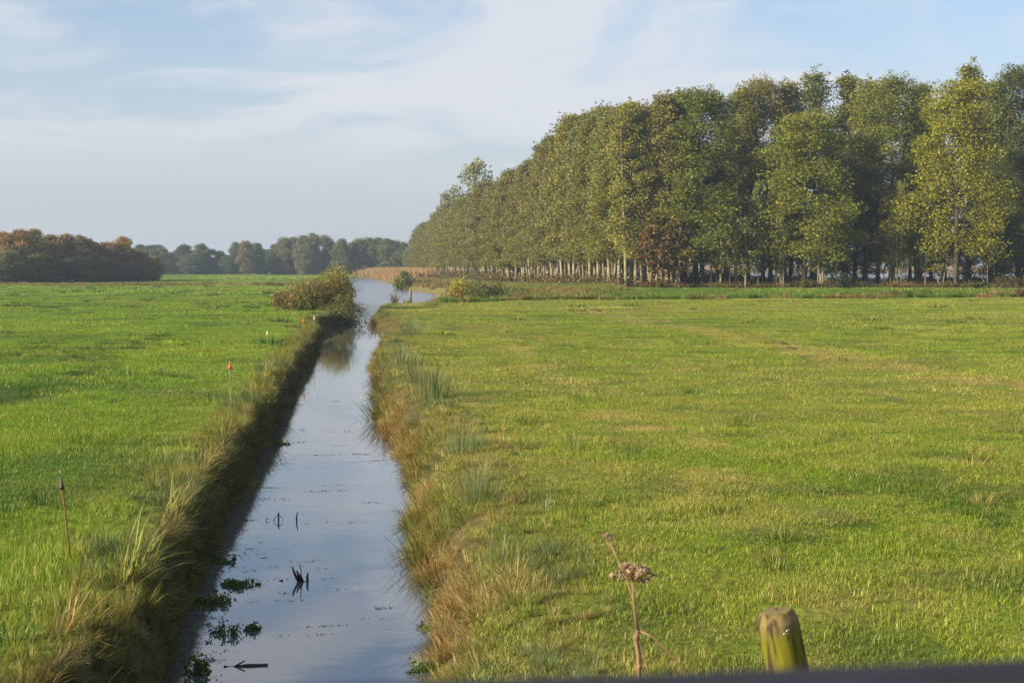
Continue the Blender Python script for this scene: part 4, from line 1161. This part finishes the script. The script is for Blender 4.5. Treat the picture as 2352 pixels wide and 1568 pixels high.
sticks('floating_stick', 'thin straw floating near the right bank close to the bridge', 870, 1528, [([(828, 1529, 0), (908, 1527, .3)], .004)], mat='straw')
sticks('floating_branch', 'dark forked branch floating in the near ditch', 560, 1530,
       [([(516, 1530, 0), (535, 1531, .1), (562, 1516, .2)], .010), ([(540, 1530, 0), (570, 1527, .2), (596, 1528, .3), (615, 1526, .4)], .013), ([(514, 1529, 0), (522, 1529, 0)], .014)])

# flecks of leaf and weed floating in streaks
fs = []
for i in range(3):
    rng = np.random.default_rng(950 + i); mb = MB(); n = 5
    C = rng.normal(0, .025, (n, 3)) * np.array([1.8, .7, .05]); C[:, 2] = .004
    leaf_quads(mb, rng, C, .028); V = mb.v[-1]; V[:, 2] = np.abs(V[:, 2]) * .35
    fs.append(bpy.data.objects.new('fleck', mb.mesh('fleck', M['debris'])))
pp = []
for i in range(80):
    y = np.exp(RNG.uniform(np.log(11.5), np.log(60))); a, b = float(xl(np.array(y))), float(xr(np.array(y)))
    u = RNG.random() ** 2.3; x0 = a + .1 + u * (b - a - .2); m = RNG.integers(2, 14); wdt = RNG.uniform(.05, .4)
    px_ = np.clip(x0 + RNG.normal(0, wdt, m), a + .03, b - .05); pp.append(np.stack([px_, y + RNG.normal(0, .02, m) + .15 * (px_ - x0)], -1))
for i in range(700):
    y = np.exp(RNG.uniform(np.log(11), np.log(80))); a = float(xl(np.array(y))); pp.append(np.array([[a + abs(RNG.normal(0, .18)), y]]))
pp = np.vstack(pp); n = len(pp); sc = RNG.uniform(.35, 1.1, n)
tag(scatter('floating_debris', np.stack([pp[:, 0], pp[:, 1], np.full(n, WATER + .003)], -1), np.stack([np.zeros(n), np.zeros(n), RNG.normal(0, .5, n)], -1),
    np.stack([sc, sc, sc], -1), np.full((n, 3), .05), RNG.integers(0, 3, n), fs), 'small flecks of leaves and weed floating in streaks on the ditch', 'debris')


# ------------------------------------------------------------------ posts, stakes, rail, hogweed
def lathe(mb, prof_, k=20, wob=0.0, seed=0):
    rng = np.random.default_rng(seed); an = np.arange(k) * 2 * pi / k
    w_ = 1 + wob * np.sin(3 * an + seed) + wob * .6 * np.sin(5 * an + 2 * seed)
    V = []
    for r, z in prof_:
        V.append(np.stack([np.cos(an) * r * w_, np.sin(an) * r * w_, np.full(k, z)], -1))
    V = np.vstack(V); n = len(prof_)
    i = np.arange(n - 1)[:, None] * k; j = np.arange(k)[None, :]; j2 = (j + 1) % k
    Q = np.stack([i + j, i + j2, i + k + j2, i + k + j], -1).reshape(-1, 4)
    V = np.vstack([V, [[0, 0, prof_[-1][1]]]]); c1 = n * k; jj = np.arange(k)
    mb.add(V, [Q, np.stack([(n - 1) * k + jj, (n - 1) * k + (jj + 1) % k, np.full(k, c1)], -1)], .5)


mb = MB()
lathe(mb, [(.081, -.3), (.08, .2), (.078, .6), (.0765, .95), (.0755, 1.12), (.075, 1.155), (.0748, 1.172), (.0742, 1.178), (.0725, 1.181), (.0605, 1.211), (.0585, 1.2145), (.056, 1.216), (.052, 1.2165), (.0, 1.2175)], 40, .022, 2)
D = 5.6; xt, _, zt = at_d(1775, 1389, D)
lean = radians(11.5)
o = mb.build('fence_post', M['moss'], smooth_=True); o.location = (xt + 1.226 * sin(lean), D, zt - 1.226 * cos(lean)); o.rotation_euler = (radians(-2), -lean, radians(20))
tag(o, 'round mossy wooden fence post leaning slightly, closest to the bridge rail', 'fence post')
mb = MB()
for a in (0, 1):
    mb.tube([(-.012 + .012 * a, -.003, .0), (-.002 + .012 * a, -.010, .012 * a + .004), (.010 + .010 * a, -.004, .012 * a)], .0022, 6)
s_ = mb.build('staple', mat_simple('galvanised_staple', (.5, .5, .52), .35, .5, .2, 50, metallic=.9, bump=0), o); s_.location = (-.02, -.079, 1.15)
s_.rotation_euler = (0, 0, radians(-14))
tag(s_, 'small shiny wire staple')

mb = MB(); lathe(mb, [(.115, -.2), (.11, .5), (.105, .88), (.09, .92), (.0, .925)], 20, .02, 5)
X, Y = at(943, 691); o = mb.build('wooden_post', M['bark'], smooth_=True); o.location = (X, Y, float(ground_z(np.array([X]), np.array([Y]))[0])); o.scale = (1, 1, 1.05)
tag(o, 'pale wooden post at the far pasture corner by the canal', 'post')


def stake(px, pyt, D, zbase, rodr, headmat, headr, label, lean=0.0, name='fence_stake', rodmat='rust', headh=1.0):
    xt, _, zt = at_d(px, pyt, D); h = zt - zbase
    root = thing(name, label, 'stake', (xt + h * sin(lean), D, zbase), 0, 'electric fence stakes on the left field'); root.rotation_euler = (0, -lean, 0)
    mb = MB(); mb.tube([(0, 0, -.15), (.002, 0, h * .5), (0, 0, h)], rodr, 8); mb.build('rod', M[rodmat], root, True)
    mb = MB(); r = headr
    lathe(mb, [(r * .55, h - .055 * headh), (r, h - .05 * headh), (r, h - .025 * headh), (r * .62, h - .012 * headh), (r * .6, h + .008 * headh), (r * .38, h + .012 * headh), (r * .36, h + .04 * headh), (r * .2, h + .045 * headh), (0, h + .045 * headh)], 14)
    mb.build('insulator', M[headmat], root, True)
    return root


gz = lambda x, y: float(ground_z(np.array([x]), np.array([y]))[0])
X, Y = at(163, 1310); stake(141, 1106, Y, gz(X, Y), .007, 'blackplastic', .02, 'rusty thin stake with black insulator on the near left field', lean=radians(6), headh=1.15)
stake(528, 838, 29, -.02, .007, 'redplastic', .03, 'thin stake with bright red insulator in the middle of the left field edge', rodmat='bark', headh=1.5)
stake(697, 735, 52, 0, .007, 'redplastic', .034, 'thin stake with red insulator short of the bramble bush', rodmat='bark', headh=1.4)
stake(721.6, 729, 54, 0, .007, 'whiteplastic', .02, 'thin stake with white insulator next to the red one short of the bramble bush', rodmat='bark', headh=1.4)
stake(614, 763, 42, 0, .006, 'whiteplastic', .02, 'low stake with white insulator out in the left field', rodmat='bark', headh=1.1)
stake(669, 679, 84, 0, .008, 'redplastic', .045, 'farthest stake whose red insulator shows against the bramble bush', rodmat='bark', headh=1.4)

# dried hogweed
HD = 4.9; sc_ = HD / F
def hp(x, y, dy=0.0):
    X, _, Z = at_d(x, y, HD); return np.array([X, dy, Z])
gx, gy = 0.46, HD; root = thing('dried_hogweed', 'dried brown hogweed with flat seed head left of the mossy post', 'dried plant', (0, HD, 0))
rng = np.random.default_rng(77); st = MB(); sd = MB()
base = np.array([.47, .0, gz(.47, HD) - .1])
node1 = hp(1464, 1445); top = hp(1453, 1328)
st.tube([base, hp(1471, 1600), hp(1468, 1552), hp(1467, 1500), hp(1461, 1472), node1], [.009, .0085, .008, .0072, .0078, .007], 10)
st.tube([hp(1461, 1470), hp(1462, 1462), hp(1461, 1455)], [.0074, .0105, .0074], 10)
st.tube([hp(1469, 1535), hp(1469, 1530), hp(1468, 1524)], [.008, .010, .008], 10)
st.tube([node1, hp(1459, 1410), hp(1455, 1370), top], [.0062, .0048, .0038, .0036], 10)
st.tube([node1, hp(1500, 1462), hp(1545, 1505), hp(1600, 1580), hp(1640, 1640)], [.0045, .0032, .0027, .0024, .002], 6)
st.tube([hp(1463, 1460), hp(1480, 1510), hp(1498, 1570), hp(1505, 1620)], [.0036, .003, .0027, .0024], 6)
st.tube([hp(1456, 1380), hp(1440, 1330, .10), hp(1420, 1290, .14), hp(1406, 1262, .16)], [.0035, .003, .0025, .002], 6)
def umbel(c, tips):
    for tpos, rr in tips:
        u = np.linspace(0, 1, 4)[:, None]; mid = (c + tpos) / 2 + np.array([0, 0, -.012])
        st.tube((1 - u) ** 2 * c + 2 * u * (1 - u) * mid + u ** 2 * tpos, .0016, 5, cap=False)
        for k in range(20):                                 # each umbellet: a knot of seeds
            g_ = rng.normal(size=3); g_ /= np.linalg.norm(g_); cc_ = tpos + g_ * rr * rng.uniform(.4, .95) * np.array([1, 1, .75])
            q = rr * rng.uniform(.2, .36); an = np.arange(6) * pi / 3
            ring = lambda a, zz: np.stack([np.cos(an) * q * a, np.sin(an) * q * a, np.full(6, zz * q)], -1)
            V = np.vstack([[[0, 0, -q]], ring(.85, -.5), ring(.95, .35), [[0, 0, q]]]) + rng.normal(0, q * .1, (14, 3)) + cc_
            j = np.arange(6); j2 = (j + 1) % 6
            sd.add(V, [np.stack([np.zeros(6, int), 1 + j2, 1 + j], -1), np.stack([1 + j, 1 + j2, 7 + j2, 7 + j], -1), np.stack([7 + j, 7 + j2, np.full(6, 13)], -1)])
tips = [(hp(1408, 1322, rng.normal(0, .02)), .013), (hp(1504, 1324, .02), .011), (hp(1487, 1328, -.02), .011), (hp(1476, 1334, .0), .009), (hp(1424, 1318, -.03), .011)]
for i in range(38):
    a = rng.uniform(0, 6.28); r = np.sqrt(rng.random()) * 37
    tips.append((hp(1456 + cos(a) * r, 1313 - (1 - (r / 37) ** 2) * 15 + rng.normal(0, 4), sin(a) * r * sc_), rng.uniform(.0075, .0105)))
umbel(top, tips)
umbel(hp(1406, 1262, .16), [(hp(1404 + rng.normal(0, 5), 1250 + rng.normal(0, 6), .16 + rng.normal(0, .01)), .007) for _ in range(7)])
st.build('stem', M['hogstem'], root, True); sd.build('seed_head', M['hogseed'], root, True)

# molehills and bare spots
for i, (px, py, r, lab) in enumerate([(1795, 790, .42, 'farther of two dark molehills on the worn track'), (1812, 803, .36, 'nearer of two dark molehills on the worn track'),
      (1366, 714, .6, 'distant dark molehill near the dyke'), (1590, 712, .5, 'distant molehill right of the one near the dyke'),
      (1176, 864, .22, 'small molehill near the upper rush clumps'), (1228, 948, .24, 'grass-tufted molehill in the left part of the pasture'), (1692, 1166, .17, 'low brown molehill in the middle of the near pasture'),
      (955, 810, .3, 'molehill at the edge of the rushes on the right bank')]):
    X, Y = at(px, py); r *= .75; rng = np.random.default_rng(600 + i); mb = MB()
    k = 22; rings = []
    for t in np.linspace(1, .08, 7):
        an = np.arange(k) * 2 * pi / k; lump = 1 + rng.normal(0, .09, k)
        rings.append(np.stack([np.cos(an) * r * t * lump, np.sin(an) * r * t * lump, np.full(k, r * .34 * (1 - t ** 2)) + rng.normal(0, r * .035, k) - .03], -1))
    V = np.vstack(rings + [[[0, 0, r * .34]]]); ii_ = np.arange(6)[:, None] * k; j = np.arange(k)[None, :]; j2 = (j + 1) % k
    Q = np.stack([ii_ + j, ii_ + j2, ii_ + k + j2, ii_ + k + j], -1).reshape(-1, 4); jj = np.arange(k)
    mb.add(V, [Q, np.stack([6 * k + jj, 6 * k + (jj + 1) % k, np.full(k, 7 * k)], -1)])
    o = mb.build('molehill', M['soil']); o.location = (X, Y, gz(X, Y)); tag(o, lab, 'molehill', 'molehills on the pasture')

# heap of orange straw on the dyke
rng = np.random.default_rng(66); mb = MB()
n = 700; a = rng.uniform(0, 6.28, n); rr = .55 * np.sqrt(rng.random(n))
blades(mb, rng, np.stack([np.cos(a) * rr, np.sin(a) * rr * .7, .34 * (1 - (rr / .6) ** 2) * rng.random(n)], -1), rng.uniform(0, 6.28, n), rng.uniform(.1, .3, n), np.full(n, .03), rng.uniform(.6, 1.6, n), rng.uniform(0, 1, n), 2)
D = 124; X = (2258 - CX) / F * D; o = mb.build('straw_heap', M['straw']); o.location = (X, D, gz(X, D)); tag(o, 'small heap of orange dry straw on the dyke', 'straw heap')

# bridge the photographer stands on: deck and grey hand rail
def box(mb, x0, x1, y0, y1, z0, z1):
    V = [(x, y, z) for x in (x0, x1) for y in (y0, y1) for z in (z0, z1)]
    mb.add(V, [[(0, 1, 3, 2), (4, 6, 7, 5), (0, 4, 5, 1), (2, 3, 7, 6), (0, 2, 6, 4), (1, 5, 7, 3)]], .5)


def bevelled(o, w_):
    md = o.modifiers.new('soft_edges', 'BEVEL'); md.width = w_; md.segments = 3; return o


bz = 1.15
root = thing('footbridge', 'dark grey painted rail of the footbridge in the blurred foreground', 'bridge', (0, .52, 0), radians(8.2))
mb = MB(); box(mb, -3.2, 3.2, 0.0, .085, 2.20, 2.2908); bevelled(mb.build('hand_rail', M['greypaint'], root), .012)
for x in (-3.0, -1.2, 1.2, 3.0):
    mb = MB(); box(mb, x - .04, x + .04, .012, .074, bz - .3, 2.198); bevelled(mb.build('rail_post', M['greypaint'], root), .006)
mb = MB()
for i in range(13): box(mb, -3.4, 3.4, .06 - .12 * (i + 1) + .006, .06 - .12 * i - .006, bz - .05, bz)
mb.build('deck', M['deck'], root)
for x in (-3.1, 3.1):
    mb = MB(); box(mb, x - .12, x + .12, -1.5, .05, -1.0, bz - .054); mb.build('abutment', M['deck'], root)

# ------------------------------------------------------------------ air, sky, sun, camera
hz, nt, out = newmat('haze_air')
pv = N(nt, 'ShaderNodeVolumePrincipled'); pv.inputs['Color'].default_value = (0.64, 0.81, 1.0, 1); pv.inputs['Density'].default_value = 0.0004
pv.inputs['Anisotropy'].default_value = 0.35; L(nt, pv.outputs[0], out.inputs['Volume'])
mb = MB(); box(mb, -1400, 1400, -60, 1400, -3.2, 27)
tag(mb.build('haze', hz), kind='stuff')

wd = bpy.data.worlds.new('World'); scene.world = wd; wd.use_nodes = True; nt = wd.node_tree; nt.nodes.clear()
wo = N(nt, 'ShaderNodeOutputWorld'); bg = N(nt, 'ShaderNodeBackground'); L(nt, bg.outputs[0], wo.inputs[0])
sky = N(nt, 'ShaderNodeTexSky', sky_type='NISHITA'); sky.sun_disc = False
sun_dir = np.array([-cos(SUN_BACK) * cos(SUN_EL), -sin(SUN_BACK) * cos(SUN_EL), sin(SUN_EL)])
sky.sun_elevation = SUN_EL; sky.sun_rotation = math.atan2(sun_dir[0], sun_dir[1]); sky.air_density = 1.0; sky.dust_density = 1.0; sky.ozone_density = 1.0
bg.inputs['Strength'].default_value = 0.075
# thin high cloud: a layer far overhead, seen by direction
tc = N(nt, 'ShaderNodeTexCoord'); sp = N(nt, 'ShaderNodeSeparateXYZ'); L(nt, tc.outputs['Generated'], sp.inputs[0])
zz = math_(nt, 'ADD', math_(nt, 'MAXIMUM', sp.outputs['Z'], 0.0), 0.10)
cx = math_(nt, 'DIVIDE', sp.outputs['X'], zz); cy = math_(nt, 'DIVIDE', sp.outputs['Y'], zz)
cv = N(nt, 'ShaderNodeCombineXYZ'); L(nt, cx, cv.inputs[0]); L(nt, cy, cv.inputs[1])
mp = N(nt, 'ShaderNodeMapping'); mp.inputs['Scale'].default_value = (0.75, 0.62, 1); mp.inputs['Location'].default_value = (4.3, 1.7, 0); mp.inputs['Rotation'].default_value = (0, 0, radians(25))
L(nt, cv.outputs[0], mp.inputs['Vector'])
n1 = N(nt, 'ShaderNodeTexNoise'); n1.inputs['Scale'].default_value = 1.1; n1.inputs['Detail'].default_value = 6; n1.inputs['Roughness'].default_value = 0.56; n1.inputs['Distortion'].default_value = 1.3
L(nt, mp.outputs[0], n1.inputs['Vector'])
mr = N(nt, 'ShaderNodeMapRange'); mr.interpolation_type = 'SMOOTHSTEP'; mr.inputs[1].default_value = 0.39; mr.inputs[2].default_value = 0.60; L(nt, n1.outputs['Fac'], mr.inputs[0])
fz = N(nt, 'ShaderNodeMapRange'); fz.interpolation_type = 'SMOOTHSTEP'; fz.inputs[1].default_value = 0.045; fz.inputs[2].default_value = 0.10; L(nt, sp.outputs['Z'], fz.inputs[0])
mask = math_(nt, 'MULTIPLY', math_(nt, 'MULTIPLY', mr.outputs[0], fz.outputs[0]), 0.8)
lowv = N(nt, 'ShaderNodeMapRange'); lowv.inputs[1].default_value = 0.16; lowv.inputs[2].default_value = 0.0; lowv.inputs[3].default_value = 0.16; lowv.inputs[4].default_value = 0.88
L(nt, sp.outputs['Z'], lowv.inputs[0])
veil = mixc(nt, lowv.outputs[0], sky.outputs[0], (4.05, 4.12, 4.2))           # thin even mist towards the horizon
tint = mixc(nt, 1.0, veil, (0.93, 0.97, 1.10), 'MULTIPLY')
cl = mixc(nt, mask, tint, (5.0, 5.05, 5.35))
L(nt, cl, bg.inputs['Color'])

sl = bpy.data.lights.new('sun', 'SUN'); sl.energy = 5.0; sl.angle = radians(0.55); sl.color = (1.0, 0.84, 0.60)
so = link(bpy.data.objects.new('sun', sl))
import mathutils
so.rotation_euler = mathutils.Vector(sun_dir).to_track_quat('Z', 'Y').to_euler()

cd = bpy.data.cameras.new('camera'); cam = link(bpy.data.objects.new('camera', cd))
cd.sensor_width = 23.1; cd.lens = 35.0; cd.clip_end = 5000; cd.clip_start = 0.05
cam.location = (0, 0, CAMZ); cam.rotation_euler = (pi / 2 - PITCH, 0, 0)
cd.dof.use_dof = True; cd.dof.focus_distance = 45; cd.dof.aperture_fstop = 6.3
scene.camera = cam

vs = scene.view_settings; vs.view_transform = 'Standard'; vs.look = 'None'; vs.gamma = 1; vs.use_curve_mapping = False; vs.exposure = 1.08
cy_ = scene.cycles
cy_.use_denoising = True; cy_.denoiser = 'OPENIMAGEDENOISE'
cy_.max_bounces = 5; cy_.diffuse_bounces = 3; cy_.glossy_bounces = 3; cy_.transmission_bounces = 4; cy_.volume_bounces = 0; cy_.transparent_max_bounces = 8
cy_.sample_clamp_indirect = 4; cy_.caustics_reflective = False; cy_.caustics_refractive = False
scene.render.threads_mode = 'AUTO'
